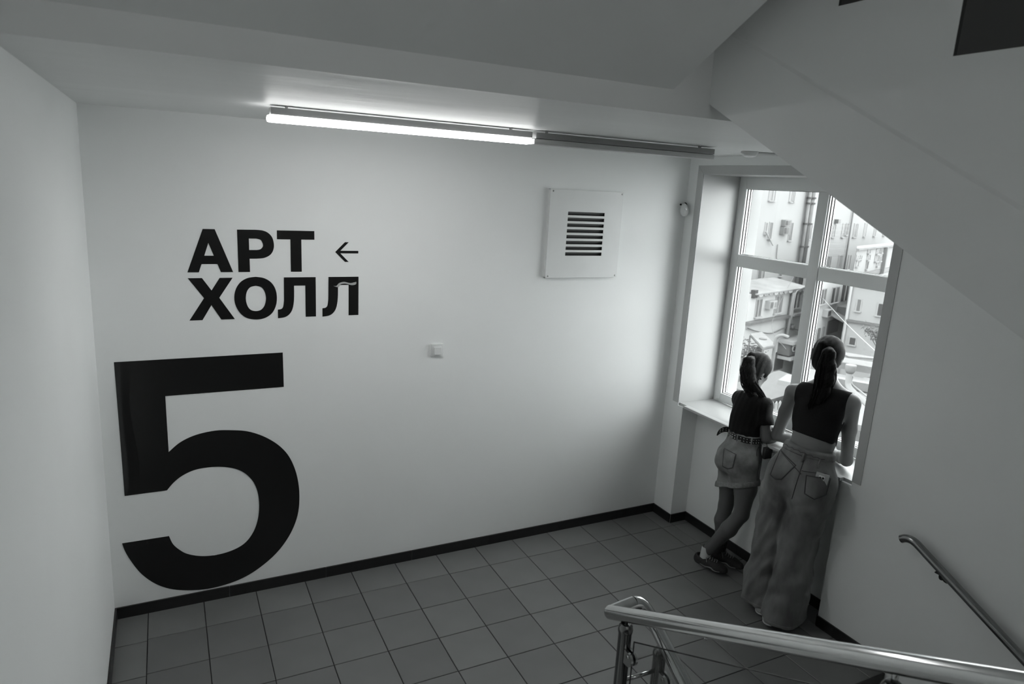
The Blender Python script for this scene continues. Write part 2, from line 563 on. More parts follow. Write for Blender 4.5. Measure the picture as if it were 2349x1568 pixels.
# ------------------------------------------------------------------ fittings on walls and ceiling
def lamp(name, label, x0, x1, m_diff, y=-.915, z=H, box=M['lampbox'], group=None):
    t = thing(name, label, 'ceiling light', ((x0 + x1) / 2, y, z), group)
    g = .010
    MB().bbox(x0 + .012, x1 - .004, y - .028, y + .028, z - .040, z - g, .003).build('housing', box, t, True, angle=30)
    b = MB()
    b.bbox(x0, x1 - .002, y - .031, y + .031, z - .070, z - .0405, .011)
    b.build('diffuser', m_diff, t, True, angle=50)
    for fx in (.06, .80):
        xx = x0 + (x1 - x0) * (fx if fx < .5 else .90)
        MB().box(xx - .005, xx + .005, y - .034, y - .020, z - .012, z - .0).build('clip', M['lampbox'], t)
    return t
lamp('tube_light', 'lit white tube light glowing on the ceiling above the lettering', .617, 1.885, M['tube'])
lamp('tube_light', 'unlit grey tube light in line with the glowing one, nearer the window', 1.890, 3.085, M['opal'])
lamp('tube_light', 'unseen fill tube added on the hall ceiling behind the viewer, nearer the stairs', .4, 3.2, M['hall'], -6.9, 4.9)
lamp('tube_light', 'unseen fill tube added on the hall ceiling behind the viewer, nearer the end wall', .4, 3.2, M['hall'], -7.5, 4.9)
lamp('tube_light', 'unseen fill tube added under the hall floor, one flight down', 2.0, 3.4, M['lower'], -5.75, 1.45)
struct(MB().box(-.12, XR, Y1, -6.2, 4.9, 5.1).build('ceiling_hall', M['ceil']))

t = thing('smoke_detector', 'small white round smoke detector on the ceiling near the window', 'smoke detector', (3.42, -.90, H))
MB().lathe([(.050, 0), (.052, -.006), (.050, -.012)], (3.40, -.895, H)).build('base', M['white'], t, True, angle=40)
MB().lathe([(.044, -.012), (.040, -.026), (.020, -.034), (0.002, -.036)], (3.40, -.895, H)).build('dome', M['white'], t, True, angle=40)
o = MB().tube([(3.45, -.915, H - .008), (XR - .001, -1.02, H - .008)], .008, 8).build('cable_conduit', M['white'], None, True)
tag(o, 'thin white cable duct running from smoke detector to the window wall', 'cable duct')

t = thing('motion_detector', 'egg shaped white motion detector high in the corner left of the window', 'motion detector', (3.69, -.02, 2.46))
b = MB()
prof = []
for i in range(13):
    a = math.pi * i / 12
    prof.append((max(.0015, .031 * math.sin(a) * (1 + .22 * math.cos(a))), -.048 * math.cos(a)))
b.lathe(prof, (3.668, -.045, 2.462), (-.12, .05, 1), 20)
b.build('shell', M['white'], t, True)
MB().tube([(3.712, -.004, 2.500), (3.690, -.022, 2.507), (3.675, -.036, 2.500)], .010, 8).build('bracket', M['rubber'], t, True)
MB().lathe([(.010, 0), (.011, .004), (.004, .009)], (3.652, -.075, 2.470), (-.4, -.9, .1), 12).build('lens', M['panel'], t, True)
MB().lathe([(.007, 0), (.007, .006)], (3.648, -.02, 2.499), (-.5, -.8, .2), 10).build('joint_ball', M['rubber'], t)

# grille panel
t = thing('vent_grille', 'square white metal panel with eight dark louvre slots on the wall', 'vent grille', (2.83, 0, 2.26))
gx0, gx1, gz0, gz1 = 2.528, 3.120, 1.963, 2.564
gy = -.028
b = MB()
sx0, sx1 = 2.674, 2.974
slots = []
for i in range(8):
    zt = 2.417 - i * .0395
    slots.append((zt - .0235, zt))
fx = sorted([gx0, sx0, sx1, gx1])
b.box(gx0, sx0, gy, gy + .004, gz0, gz1); b.box(sx1, gx1, gy, gy + .004, gz0, gz1)
zz = [gz0] + [v for s_ in reversed(slots) for v in s_] + [gz1]
for i in range(0, len(zz), 2):
    b.box(sx0, sx1, gy, gy + .004, zz[i], zz[i + 1])
b.box(gx0, gx0 + .004, gy + .004, 0, gz0, gz1); b.box(gx1 - .004, gx1, gy + .004, 0, gz0, gz1)
b.box(gx0, gx1, gy + .004, 0, gz1 - .004, gz1); b.box(gx0, gx1, gy + .004, 0, gz0, gz0 + .004)
b.build('panel', M['panel'], t)
MB().box(sx0 - .02, sx1 + .02, -.004, -.001, 2.08, 2.45).build('back_plate', M['slot'], t)
for z0, z1 in slots:
    MB().prism([(.004, z1 + .002), (.007, z1 + .002), (.023, z0 + .010), (.020, z0 + .010)], (sx0, gy + .001, 0), (0, 1, 0), (0, 0, 1), (sx1 - sx0, 0, 0)).build('louvre', M['louvre'], t)
for x, z in ((gx0 + .02, gz1 - .014), (gx1 - .012, gz1 - .014), (gx0 + .018, gz0 + .013), (gx1 - .016, gz0 + .013)):
    MB().lathe([(.006, 0), (.005, .003), (.002, .004)], (x, gy, z), (0, -1, 0), 10).build('screw', M['dsteel'], t, True)

t = thing('light_switch', 'small square white light switch on the bare wall', 'switch', (1.76, 0, 1.49))
MB().bbox(1.720, 1.804, -.012, 0, 1.449, 1.534, .004).build('frame', M['white'], t, True, angle=30)
b = MB()
b.add([(1.737, -.012, 1.462), (1.790, -.012, 1.462), (1.790, -.012, 1.516), (1.737, -.012, 1.516), (1.740, -.022, 1.466), (1.787, -.022, 1.466), (1.787, -.016, 1.513), (1.740, -.016, 1.513)],
      [(0, 3, 2, 1), (4, 5, 6, 7), (0, 1, 5, 4), (1, 2, 6, 5), (2, 3, 7, 6), (3, 0, 4, 7)])
b.build('rocker', M['white'], t)

# lettering -----------------------------------------------------------------
def smooth_poly(pts, sharp, k=5):
    """closed outline; corners whose index is in sharp stay corners, runs between bend smoothly"""
    n = len(pts)
    sh = sorted(sharp)
    out = []
    for a_, b_ in zip(sh, sh[1:] + [sh[0] + n]):
        run_ = [pts[i % n] for i in range(a_, b_ + 1)]
        if len(run_) == 2:
            out.append(run_[0])
        else:
            out += [(p.x, p.y) for p in spline([(x, y, 0) for x, y in run_], k)[:-1]]
    return out
def outline_mesh(name, loops, y, th, m_, parent=None):
    bm = bmesh.new()
    es = []
    for lp in loops:
        vs = [bm.verts.new((x, y - th, z)) for x, z in lp]
        es += [bm.edges.new((vs[i], vs[(i + 1) % len(vs)])) for i in range(len(vs))]
    bmesh.ops.triangle_fill(bm, edges=es, use_beauty=True)
    fr = bm.faces[:]
    ex = bmesh.ops.extrude_face_region(bm, geom=fr)
    for v in [g for g in ex['geom'] if isinstance(g, bmesh.types.BMVert)]:
        v.co.y += th
    bmesh.ops.recalc_face_normals(bm, faces=bm.faces[:])
    me = bpy.data.meshes.new(name)
    bm.to_mesh(me); bm.free()
    return link(name, me, m_, parent)
five = [(-0.076, 1.533), (0.792, 1.534), (0.794, 1.322), (0.159, 1.322), (0.159, 0.989), (0.222, 1.041), (0.304, 1.075), (0.405, 1.089), (0.498, 1.081), (0.583, 1.064), (0.67, 1.023), (0.748, 0.963), (0.807, 0.89), (0.846, 0.799), (0.868, 0.698), (0.874, 0.592), (0.864, 0.487), (0.834, 0.392), (0.786, 0.306), (0.721, 0.229), (0.637, 0.163), (0.545, 0.114), (0.444, 0.087), (0.327, 0.079), (0.214, 0.096), (0.122, 0.128), (0.043, 0.183), (-0.023, 0.263), (-0.07, 0.356), (-0.094, 0.421), (-0.105, 0.47), (0.134, 0.469), (0.151, 0.416), (0.181, 0.374), (0.225, 0.335), (0.298, 0.305), (0.384, 0.295), (0.472, 0.307), (0.542, 0.339), (0.591, 0.397), (0.621, 0.473), (0.634, 0.563), (0.63, 0.655), (0.608, 0.732), (0.565, 0.795), (0.509, 0.836), (0.434, 0.86), (0.359, 0.867), (0.286, 0.861), (0.221, 0.835), (0.174, 0.799), (0.138, 0.757), (-0.074, 0.757)]
o = outline_mesh('wall_numeral', [smooth_poly(five, [0, 1, 2, 3, 4, 30, 31, 51, 52])], 0, .0022, M['vinyl'])
tag(o, 'giant black numeral 5 stuck on the white wall down to the skirting', 'numeral')
b = MB()
n = 16
vs = []
for i in range(n + 1):
    z = .765 + (1.525 - .765) * i / n
    q = math.sin(math.pi * min(1, max(0, i / n)) ** .8)
    wv = .070 + .012 * math.sin(7 * i / n)
    for j in range(6):
        u = j / 5
        vs.append((-.0745 + wv * u, -.0024 - .0085 * q * math.sin(math.pi * (u ** .6)) * (1 - .5 * u), z))
fs = [(i * 6 + j, i * 6 + j + 1, (i + 1) * 6 + j + 1, (i + 1) * 6 + j) for i in range(n) for j in range(5)]
o2 = b.add(vs, fs).build('lifted_edge', M['vinyl'], o, True)
o2['label'] = 'lifted vinyl strip along the upper left edge'

t = thing('wall_lettering', 'black capital letters АРТ ХОЛЛ in two lines on the wall', 'lettering', (.65, 0, 2.0))
LET = {
 'A': [[(0.389, 2.25), (0.449, 2.25), (0.535, 2.014), (0.472, 2.014), (0.456, 2.059), (0.375, 2.059), (0.36, 2.014), (0.303, 2.014)], [(0.414, 2.175), (0.439, 2.105), (0.391, 2.105)]],
 'P': [smooth_poly([(0.563, 2.25), (0.656, 2.251), (0.695, 2.248), (0.725, 2.236), (0.747, 2.211), (0.756, 2.174), (0.753, 2.142), (0.737, 2.113), (0.706, 2.095), (0.671, 2.09), (0.624, 2.089), (0.624, 2.014), (0.563, 2.014)], [0, 1, 10, 11, 12]),
       smooth_poly([(0.623, 2.202), (0.662, 2.202), (0.686, 2.194), (0.697, 2.171), (0.695, 2.155), (0.682, 2.142), (0.662, 2.138), (0.623, 2.138)], [0, 1, 6, 7])],
 'T': [[(0.774, 2.25), (0.982, 2.25), (0.982, 2.2), (0.908, 2.2), (0.908, 2.014), (0.847, 2.014), (0.847, 2.2), (0.774, 2.2)]],
 'X': [[(0.303, 1.982), (0.374, 1.982), (0.42, 1.912), (0.464, 1.982), (0.531, 1.982), (0.458, 1.87), (0.535, 1.746), (0.464, 1.746), (0.416, 1.83), (0.367, 1.746), (0.301, 1.746), (0.38, 1.87)]],
 'O': [smooth_poly([(0.653, 1.986), (0.698, 1.978), (0.736, 1.953), (0.759, 1.913), (0.766, 1.864), (0.759, 1.815), (0.736, 1.772), (0.697, 1.746), (0.651, 1.739), (0.603, 1.748), (0.567, 1.776), (0.543, 1.82), (0.536, 1.866), (0.545, 1.915), (0.571, 1.956), (0.609, 1.979)], [0]),
       smooth_poly([(0.652, 1.935), (0.682, 1.926), (0.699, 1.9), (0.706, 1.862), (0.698, 1.822), (0.679, 1.796), (0.651, 1.788), (0.622, 1.796), (0.604, 1.822), (0.597, 1.862), (0.604, 1.902), (0.623, 1.927)], [0])],
}
Lp = [(0.807, 1.981), (0.987, 1.981), (0.987, 1.745), (0.927, 1.745), (0.927, 1.932), (0.863, 1.932), (0.862, 1.856), (0.854, 1.801), (0.838, 1.768), (0.811, 1.748), (0.77, 1.742), (0.77, 1.793), (0.789, 1.796), (0.800, 1.81), (0.805, 1.846)]
L1 = smooth_poly(Lp, [0, 1, 2, 3, 4, 5, 10, 11, 14])
for k in 'APTXO':
    outline_mesh('letter', LET[k], 0, .002, M['vinyl'], t)
outline_mesh('letter', [L1], 0, .002, M['vinyl'], t)
l2 = outline_mesh('letter', [[(x + .255, z) for x, z in L1]], 0, .002, M['vinyl'], t)
curl = [(1.091, 1.927), (1.109, 1.928), (1.123, 1.943), (1.153, 1.951), (1.19, 1.943), (1.215, 1.947), (1.227, 1.95), (1.224, 1.936), (1.198, 1.931), (1.159, 1.941), (1.131, 1.936), (1.119, 1.92)]
o = outline_mesh('flap_highlight', [smooth_poly(curl, [0, 6])], -.003, .006, M['reveal'], t)  # highlight on the curled vinyl, put in as a pale piece
o['label'] = 'peeled strip on the last letter, its highlight painted as pale colour'
o = outline_mesh('wall_arrow', [[(1.102, 2.1295), (1.16, 2.188), (1.182, 2.188), (1.132, 2.137), (1.24, 2.137), (1.24, 2.122), (1.132, 2.122), (1.182, 2.071), (1.16, 2.071)]], 0, .002, M['vinyl'])
tag(o, 'small thin black arrow beside the upper word, pointing to the left wall', 'arrow')

# ------------------------------------------------------------------ railings
RX1, RX2, RR = 1.58, 1.75, .0254
t = thing('stair_railing', 'polished steel railing with glass panel turning at the stair head', 'railing', (RX1, -2.43, .314))
r0 = Vector((RX1, -2.335, 1.083))
dn = Vector((0, -1, .515)).normalized()
p_end = r0 + dn * 3.4
MB().tube([r0 - dn * .005, p_end], RR, 24).build('handrail', M['steel'], t, True, angle=40)
cross = [(RX1, -2.335, 1.083), (1.63, -2.335, 1.090), (1.680, -2.335, 1.095)]
bend = spline([(1.63, -2.335, 1.090), (1.680, -2.335, 1.095), (1.712, -2.340, 1.084), (1.736, -2.360, 1.050), (1.747, -2.388, 1.016), (RX2, -2.425, .990), (RX2, -2.50, .944)], 6)[6:-6]
b = MB()
b.tube(cross, RR * .985, 24)
b.tube(bend, RR * .985, 24)
b.lathe([(RR * math.sin(math.pi * i / 12) + .0001, -RR * math.cos(math.pi * i / 12)) for i in range(13)], cross[0], (1, 0, 0), 24)
b.build('return_bend', M['steel'], t, True, angle=40)
MB().tube([(RX2, -2.42, .993), (RX2, -3.6, .993 - 1.18 * .60)], RR * .985, 24).build('lower_handrail', M['steel'], t, True, angle=40)
wp = r0 + dn * .53 + Vector((-.010, 0, -RR - .0005))
MB().lathe([(.001, -.003), (.006, -.001), (.006, .002), (.001, .003)], wp, dn, 10).build('weld_bead', M['steel'], t, True)
def post(x, y, z0, z1, rail_z):
    r = .0235
    pr = [(r, 0), (r, z1 - z0 - .034), (r * 1.10, z1 - z0 - .032), (r * 1.12, z1 - z0 - .022), (r * 1.02, z1 - z0 - .010), (r * .75, z1 - z0 - .002), (r * .30, z1 - z0)]
    o = MB().lathe(pr, (x, y, z0), (0, 0, 1), 24).build('post', M['post'], t, True, angle=40)
    MB().tube([(x, y, z1 - .004), (x, y, rail_z)], .007, 10).build('pin', M['steel'], o, True)
    MB().lathe([(.045, 0), (.045, .006), (.03, .010)], (x, y, z0), (0, 0, 1), 24).build('foot_plate', M['dsteel'], o, True, angle=40)
    return o
pA = post(RX1, -2.425, .314, 1.097, 1.115)
pB = post(RX2, -2.425, -.314, .950, .985)
pC = post(RX1, -3.350, .785, 1.556, 1.59)
MB().tube([(RX1, -2.425, .862), (RX2, -2.425, .858)], .008, 12).build('cross_bar', M['dsteel'], t, True)
gsl = .512
g0 = (-2.478, 1.058)
g1 = (-3.305, 1.058 + gsl * .827)
b = MB().prism([g0, g1, (g1[0], g1[1] - .62), (g0[0], g0[1] - .62)], (RX1 - .004, 0, 0), (0, 1, 0), (0, 0, 1), (.008, 0, 0))
gp = b.build('glass_panel', M['pglass'], t)
MB().tube([(RX1, g0[0], g0[1] - .62), (RX1, g0[0], g0[1]), (RX1, g1[0], g1[1]), (RX1, g1[0], g1[1] - .62)], .0028, 6).build('polished_edge', M['gedge'], gp)
def clamp(x, y, z, s, edge):
    b = MB()
    prof = [(-.018, .026)] + [(.002 + .024 * math.sin(a_ * math.pi / 10), .026 * math.cos(a_ * math.pi / 10)) for a_ in range(11)] + [(-.018, -.026)]
    for dx in (-.0145, .005):
        b.prism([(q[0] * s, q[1]) for q in prof], (x + dx, y, z), (0, 1, 0), (0, 0, 1), (.0095, 0, 0))
    o = b.build('glass_clamp', M['steel'], t)
    MB().tube([(x - .017, y + .004 * s, z + .012), (x + .017, y + .004 * s, z + .012)], .006, 10).build('bolt', M['dsteel'], o, True)
clamp(RX1, -2.466, .985, -1, None)
clamp(RX1, -3.312, 1.44, 1, None)
clamp(RX2, -2.466, .840, -1, None)
b = MB().prism([(-2.478, .90), (-3.3, .90 - .49), (-3.3, -.1), (-2.478, .3)], (RX2 - .004, 0, 0), (0, 1, 0), (0, 0, 1), (.008, 0, 0)).build('glass_panel', M['pglass'], t)

t = thing('wall_handrail', 'slim steel handrail sloping down the window wall on brackets', 'handrail', (3.647, -2.11, .86))
xw = XR - .070
rr = .0215
hp = [(xw, -2.094, .842), (xw, -2.112, .854), (xw, -2.137, .861), (xw, -2.165, .858), (xw, -2.195, .845), (xw, -2.235, .824)]
hp = spline(hp, 5)
end = (xw, -3.6, .824 - 1.365 * .502)
MB().tube([tuple(p) for p in hp] + [end], rr, 20).build('rail', M['rail2'], t, True, angle=40)
MB().lathe([(rr, 0), (rr * 1.02, .002), (rr * .8, .006)], hp[0], Vector(hp[0]) - Vector(hp[2]), 20).build('end_cap', M['rail2'], t, True, angle=40)
for yy in (-2.318, -3.25):
    zr = .824 - (-(yy) - 2.235) * .502
    b = MB()
    b.tube(spline([(xw, yy, zr - rr * .8), (xw + .006, yy, zr - .045), (xw + .03, yy, zr - .058), (XR, yy, zr - .060)], 4), .0065, 10)
    b.lathe([(.028, 0), (.028, .005), (.02, .009)], (XR, yy, zr - .060), (-1, 0, 0), 20)
    b.box(xw - .012, xw + .012, yy - .022, yy + .022, zr - rr - .002, zr - rr + .004)
    b.build('bracket', M['rubber'], t, True, angle=40)

# ------------------------------------------------------------------ people: distance fields turned into one surface
def V3(*a): return np.array(a, np.float32)
class Field:
    def __init__(s, lo, hi, h):
        s.lo = np.array(lo, np.float64); s.h = h
        s.n = np.ceil((np.array(hi) - s.lo) / h).astype(int) + 1
        s.D = np.full(s.n, 1.0, np.float32)
        s.ax = [(s.lo[i] + np.arange(s.n[i]) * h).astype(np.float32) for i in range(3)]
    def copy(s):
        f = Field.__new__(Field)
        f.lo, f.h, f.n, f.ax = s.lo, s.h, s.n, s.ax
        f.D = s.D.copy()
        return f
    def region(s, lo, hi):
        a = np.clip(np.floor((np.array(lo) - s.lo) / s.h).astype(int), 0, s.n)
        b = np.clip(np.ceil((np.array(hi) - s.lo) / s.h).astype(int) + 1, 0, s.n)
        sl = tuple(slice(a[i], b[i]) for i in range(3))
        X = s.ax[0][sl[0]][:, None, None]; Y = s.ax[1][sl[1]][None, :, None]; Z = s.ax[2][sl[2]][None, None, :]
        return sl, X, Y, Z
    def blend(s, sl, d, k, sub=False):
        if d.size == 0: return
        a = s.D[sl]
        if sub:
            d = -d
            hh = np.maximum(k - np.abs(a - d), 0) / max(k, 1e-6)
            s.D[sl] = np.maximum(a, d) + hh * hh * k * .25
        else:
            hh = np.maximum(k - np.abs(a - d), 0) / max(k, 1e-6)
            s.D[sl] = np.minimum(a, d) - hh * hh * k * .25
    def cone(s, p, q, r1, r2, k=.03, sub=False, flat=None):
        p = np.array(p, float); q = np.array(q, float)
        R_ = max(r1, r2) + .06 + k
        sl, X, Y, Z = s.region(np.minimum(p, q) - R_, np.maximum(p, q) + R_)
        d = q - p; L2 = max(d @ d, 1e-9)
        t = np.clip(((X - p[0]) * d[0] + (Y - p[1]) * d[1] + (Z - p[2]) * d[2]) / L2, 0, 1)
        ex = X - p[0] - t * d[0]; ey = Y - p[1] - t * d[1]; ez = Z - p[2] - t * d[2]
        dist = np.sqrt(ex * ex + ey * ey + ez * ez) - (r1 + (r2 - r1) * t)
        s.blend(sl, dist.astype(np.float32), k, sub)
        return s
    def chain(s, pts, rs, k=.03):
        for i in range(len(pts) - 1):
            s.cone(pts[i], pts[i + 1], rs[i], rs[i + 1], k)
        return s
    def ell(s, c, r, axes=None, k=.03, sub=False):
        c = np.array(c, float); r = np.array(r, float)
        A = np.eye(3) if axes is None else np.array(axes, float)
        R_ = r.max() + .06 + k
        sl, X, Y, Z = s.region(c - R_, c + R_)
        dx, dy, dz = X - c[0], Y - c[1], Z - c[2]
        k0 = 0; k1 = 0
        for i in range(3):
            u = dx * A[i][0] + dy * A[i][1] + dz * A[i][2]
            k0 = k0 + (u / r[i]) ** 2
            k1 = k1 + (u / r[i] ** 2) ** 2
        k0 = np.sqrt(k0); k1 = np.sqrt(k1) + 1e-9
        s.blend(sl, (k0 * (k0 - 1) / k1).astype(np.float32), k, sub)
        return s
    def plane(s, p, n):
        """keep the side the normal points away from"""
        n = np.array(n, float); n /= np.linalg.norm(n)
        d = (s.ax[0][:, None, None] - p[0]) * n[0] + (s.ax[1][None, :, None] - p[1]) * n[1] + (s.ax[2][None, None, :] - p[2]) * n[2]
        s.D = np.maximum(s.D, d.astype(np.float32))
        return s
    def wrinkle(s, fn):
        X = s.ax[0][:, None, None]; Y = s.ax[1][None, :, None]; Z = s.ax[2][None, None, :]
        s.D = s.D + fn(X, Y, Z).astype(np.float32)
        return s
    def grow(s, t):
        s.D = s.D - np.float32(t)
        return s
    def sub(s, other):
        s.D = np.maximum(s.D, -other.D)
        return s
    def mesh(s):
        D = s.D; ins = D < 0
        c = [ins[i:ins.shape[0] - 1 + i, j:ins.shape[1] - 1 + j, k:ins.shape[2] - 1 + k] for i in (0, 1) for j in (0, 1) for k in (0, 1)]
        cnt = sum(x.astype(np.int8) for x in c)
        act = (cnt > 0) & (cnt < 8)
        ids = np.argwhere(act)
        vid = np.full(act.shape, -1, np.int64)
        vid[act] = np.arange(len(ids))
        off = [(i, j, k) for i in (0, 1) for j in (0, 1) for k in (0, 1)]
        vals = np.stack([D[ids[:, 0] + i, ids[:, 1] + j, ids[:, 2] + k] for i, j, k in off], 1).astype(np.float64)
        acc = np.zeros((len(ids), 3)); num = np.zeros(len(ids))
        for a in range(8):
            for b in range(a + 1, 8):
                if sum(abs(off[a][q] - off[b][q]) for q in range(3)) != 1: continue
                va, vb = vals[:, a], vals[:, b]
                mk = (va < 0) != (vb < 0)
                t = np.where(mk, va / np.where(mk, va - vb, 1), 0)
                pa, pb = np.array(off[a], float), np.array(off[b], float)
                acc += np.where(mk[:, None], pa + t[:, None] * (pb - pa), 0)
                num += mk
        P = s.lo + (ids + acc / num[:, None]) * s.h
        Q = []
        for axx in range(3):
            o1, o2 = [q for q in range(3) if q != axx]
            a = np.take(ins, range(ins.shape[axx] - 1), axx); b = np.take(ins, range(1, ins.shape[axx]), axx)
            ch = np.argwhere(a != b)
            ok = (ch[:, o1] > 0) & (ch[:, o2] > 0) & (ch[:, o1] < act.shape[o1]) & (ch[:, o2] < act.shape[o2])
            ch = ch[ok]
            qs = []
            for d1, d2 in ((-1, -1), (0, -1), (0, 0), (-1, 0)):
                e = ch.copy(); e[:, o1] += d1; e[:, o2] += d2
                qs.append(vid[e[:, 0], e[:, 1], e[:, 2]])
            q = np.stack(qs, 1)
            fl_ = a[ch[:, 0], ch[:, 1], ch[:, 2]]
            if axx == 1: fl_ = ~fl_
            q[~fl_] = q[~fl_][:, ::-1]
            Q.append(q)
        return P, np.concatenate(Q)
    def build(s, name, m_, parent=None, relax=1):
        P, Q = s.mesh()
        for _ in range(relax):
            acc = np.zeros_like(P); num = np.zeros(len(P))
            for i in range(4):
                for j in (1, 3):
                    np.add.at(acc, Q[:, i], P[Q[:, (i + j) % 4]]); np.add.at(num, Q[:, i], 1)
            P = P * .5 + acc / np.maximum(num, 1)[:, None] * .5
        me = bpy.data.meshes.new(name)
        me.vertices.add(len(P)); me.vertices.foreach_set('co', P.astype(np.float32).ravel())
        me.loops.add(len(Q) * 4); me.loops.foreach_set('vertex_index', Q.astype(np.int32).ravel())
        me.polygons.add(len(Q)); me.polygons.foreach_set('loop_start', np.arange(0, len(Q) * 4, 4, dtype=np.int32))
        me.update(calc_edges=True)
        me.validate()
        return link(name, me, m_, parent, True)

def bvh_of(o):
    me = o.data
    return BVHTree.FromPolygons([v.co.copy() for v in me.vertices], [tuple(p.vertices) for p in me.polygons])

VIEW = Vector((.80, .56, -.20)).normalized()
def settle(bvh, p, d):
    hit = bvh.ray_cast(p - d * .4, d, .9)
    if hit[0] is None or (hit[0] - p).length > .12:
        hit = bvh.find_nearest(p)
    return hit[0]
def sheet(bvh, tl, tr, br, bl, tip, n=9, lift=.002, d=VIEW):
    """five sided patch laid on a surface, given by its corners and the drop of its lower point"""
    tl, tr, br, bl = (Vector(q) for q in (tl, tr, br, bl))
    vs = []; bt = []
    for j in range(n + 1):
        for i in range(n + 1):
            a = i / n; c_ = j / n
            p = tl.lerp(tr, a).lerp(bl.lerp(br, a) + Vector((0, 0, -tip * (1 - abs(2 * a - 1)))), c_)
            q = settle(bvh, p, d)
            vs.append(q - d * lift); bt.append(q + d * .004)
    N = n + 1
    fs = [(j * N + i, j * N + i + 1, (j + 1) * N + i + 1, (j + 1) * N + i) for j in range(n) for i in range(n)]
    rim = [i for i in range(N)] + [j * N + n for j in range(1, N)] + [n * N + i for i in range(n - 1, -1, -1)] + [j * N for j in range(n - 1, 0, -1)]
    k = len(vs)
    fs += [(rim[i], rim[(i + 1) % len(rim)], k + rim[(i + 1) % len(rim)], k + rim[i]) for i in range(len(rim))]
    return vs + bt, fs, [vs[i] for i in rim]

def on_surface(bvh, pts, d, lift):
    d = Vector(d).normalized(); out = []
    for p in pts:
        hit = bvh.ray_cast(Vector(p) - d * .4, d, .9)
        if hit[0] is not None: out.append(hit[0] - d * lift)
    return out

def hand(F, wrist, fwd, up, side, sc=1.0, curl=.5):
    """palm and five fingers; side = direction of the thumb"""
    f = np.array(Vector(fwd).normalized()); s_ = np.array(Vector(side).normalized()); u = np.array(Vector(up).normalized())
    w_ = np.array(wrist, float)
    for q in (-.024, -.008, .008, .024):
        F.cone(w_ + s_ * q * .7 * sc, w_ + f * .078 * sc + s_ * q * sc, .013 * sc, .0115 * sc, .012)
    for i, (q, L) in enumerate(((.027, .068), (.009, .077), (-.009, .071), (-.027, .056))):
        b0 = w_ + f * .080 * sc + s_ * q * 1.05 * sc
        j1 = b0 + (f * .95 - u * .25 * curl + s_ * q * 1.5) * L * .45 * sc
        j2 = j1 + (f * .85 - u * .7 * curl) * L * .32 * sc
        j3 = j2 + (f * .6 - u * 1.0 * curl) * L * .25 * sc
        F.chain([b0, j1, j2, j3], [.0092 * sc, .0085 * sc, .0078 * sc, .007 * sc], .004)
    t0 = w_ + f * .018 * sc + s_ * .024 * sc
    t1 = t0 + (f * .6 + s_ * .8 - u * .2) * .034 * sc
    t2 = t1 + (f * .9 + s_ * .35 - u * .3) * .030 * sc
    F.chain([w_ + f * .010 * sc + s_ * .012 * sc, t0, t1, t2], [.012 * sc, .0115 * sc, .0095 * sc, .0085 * sc], .008)

def frame(yaw, pitch=0.0):
    """forward, lateral (right), up for a heading in degrees from +x, nose down by pitch"""
    a = math.radians(yaw); p = math.radians(pitch)
    f = np.array((math.cos(a) * math.cos(p), math.sin(a) * math.cos(p), -math.sin(p)))
    r = np.array((math.sin(a), -math.cos(a), 0.0))
    return f, r, np.cross(r, f)

def head(F, c, A, sc=1.0):
    f, r, u = A
    c = np.array(c, float)
    P = lambda a, b, d: c + (f * a + r * b + u * d) * sc
    F.ell(P(-.012, 0, .022), np.array((.096, .076, .095)) * sc, (f, r, u), .02)
    F.ell(P(.030, 0, -.045), np.array((.060, .056, .072)) * sc, (f, r, u), .03)
    F.ell(P(.062, 0, -.092), np.array((.022, .024, .020)) * sc, (f, r, u), .025)
    F.cone(P(.090, 0, .004), P(.104, 0, -.034), .007 * sc, .0125 * sc, .014)
    for q in (-1, 1):
        F.cone(P(.078, .014 * q, .020), P(.068, .050 * q, .018), .011 * sc, .010 * sc, .012)
        F.cone(P(.066, .040 * q, -.030), P(.055, .050 * q, -.020), .014 * sc, .012 * sc, .02)
        F.ell(P(-.008, .078 * q, -.012), np.array((.018, .008, .030)) * sc, (f, r, u), .006)
        F.ell(P(.080, .030 * q, .002), np.array((.012, .014, .009)) * sc, (f, r, u), .006, sub=True)
    F.cone(P(.083, -.018, -.058), P(.083, .018, -.058), .008 * sc, .008 * sc, .008)
    F.cone(P(.088, -.017, -.0655), P(.088, .017, -.0655), .0022 * sc, .0022 * sc, .003, sub=True)

def face_parts(c, A, parent, sc=1.0):
    f, r, u = A
    c = np.array(c, float)
    P = lambda a, b, d: Vector(c + (f * a + r * b + u * d) * sc)
    for q in (-1, 1):
        MB().lathe([(.001, -.011), (.007, -.009), (.0108, -.002), (.0108, .003), (.007, .009), (.001, .011)], P(.072, .030 * q, .002), f, 12).build('eye', M['eye'], parent, True)
        MB().lathe([(.0045, .0105), (.0045, .0118), (.001, .0122)], P(.072, .030 * q, .002), f, 10).build('iris', M['lens'], parent, True)
        MB().tube([P(.088, .014 * q, .020), P(.090, .030 * q, .026), P(.078, .048 * q, .020)], .0028, 6).build('eyebrow', M['hairw'], parent, True)
    MB().tube([P(.089, -.022, -.064), P(.096, 0, -.063), P(.089, .022, -.064)], .0045, 8, rs=[.001, .0048, .001]).build('lips', M['skin2'], parent, True)

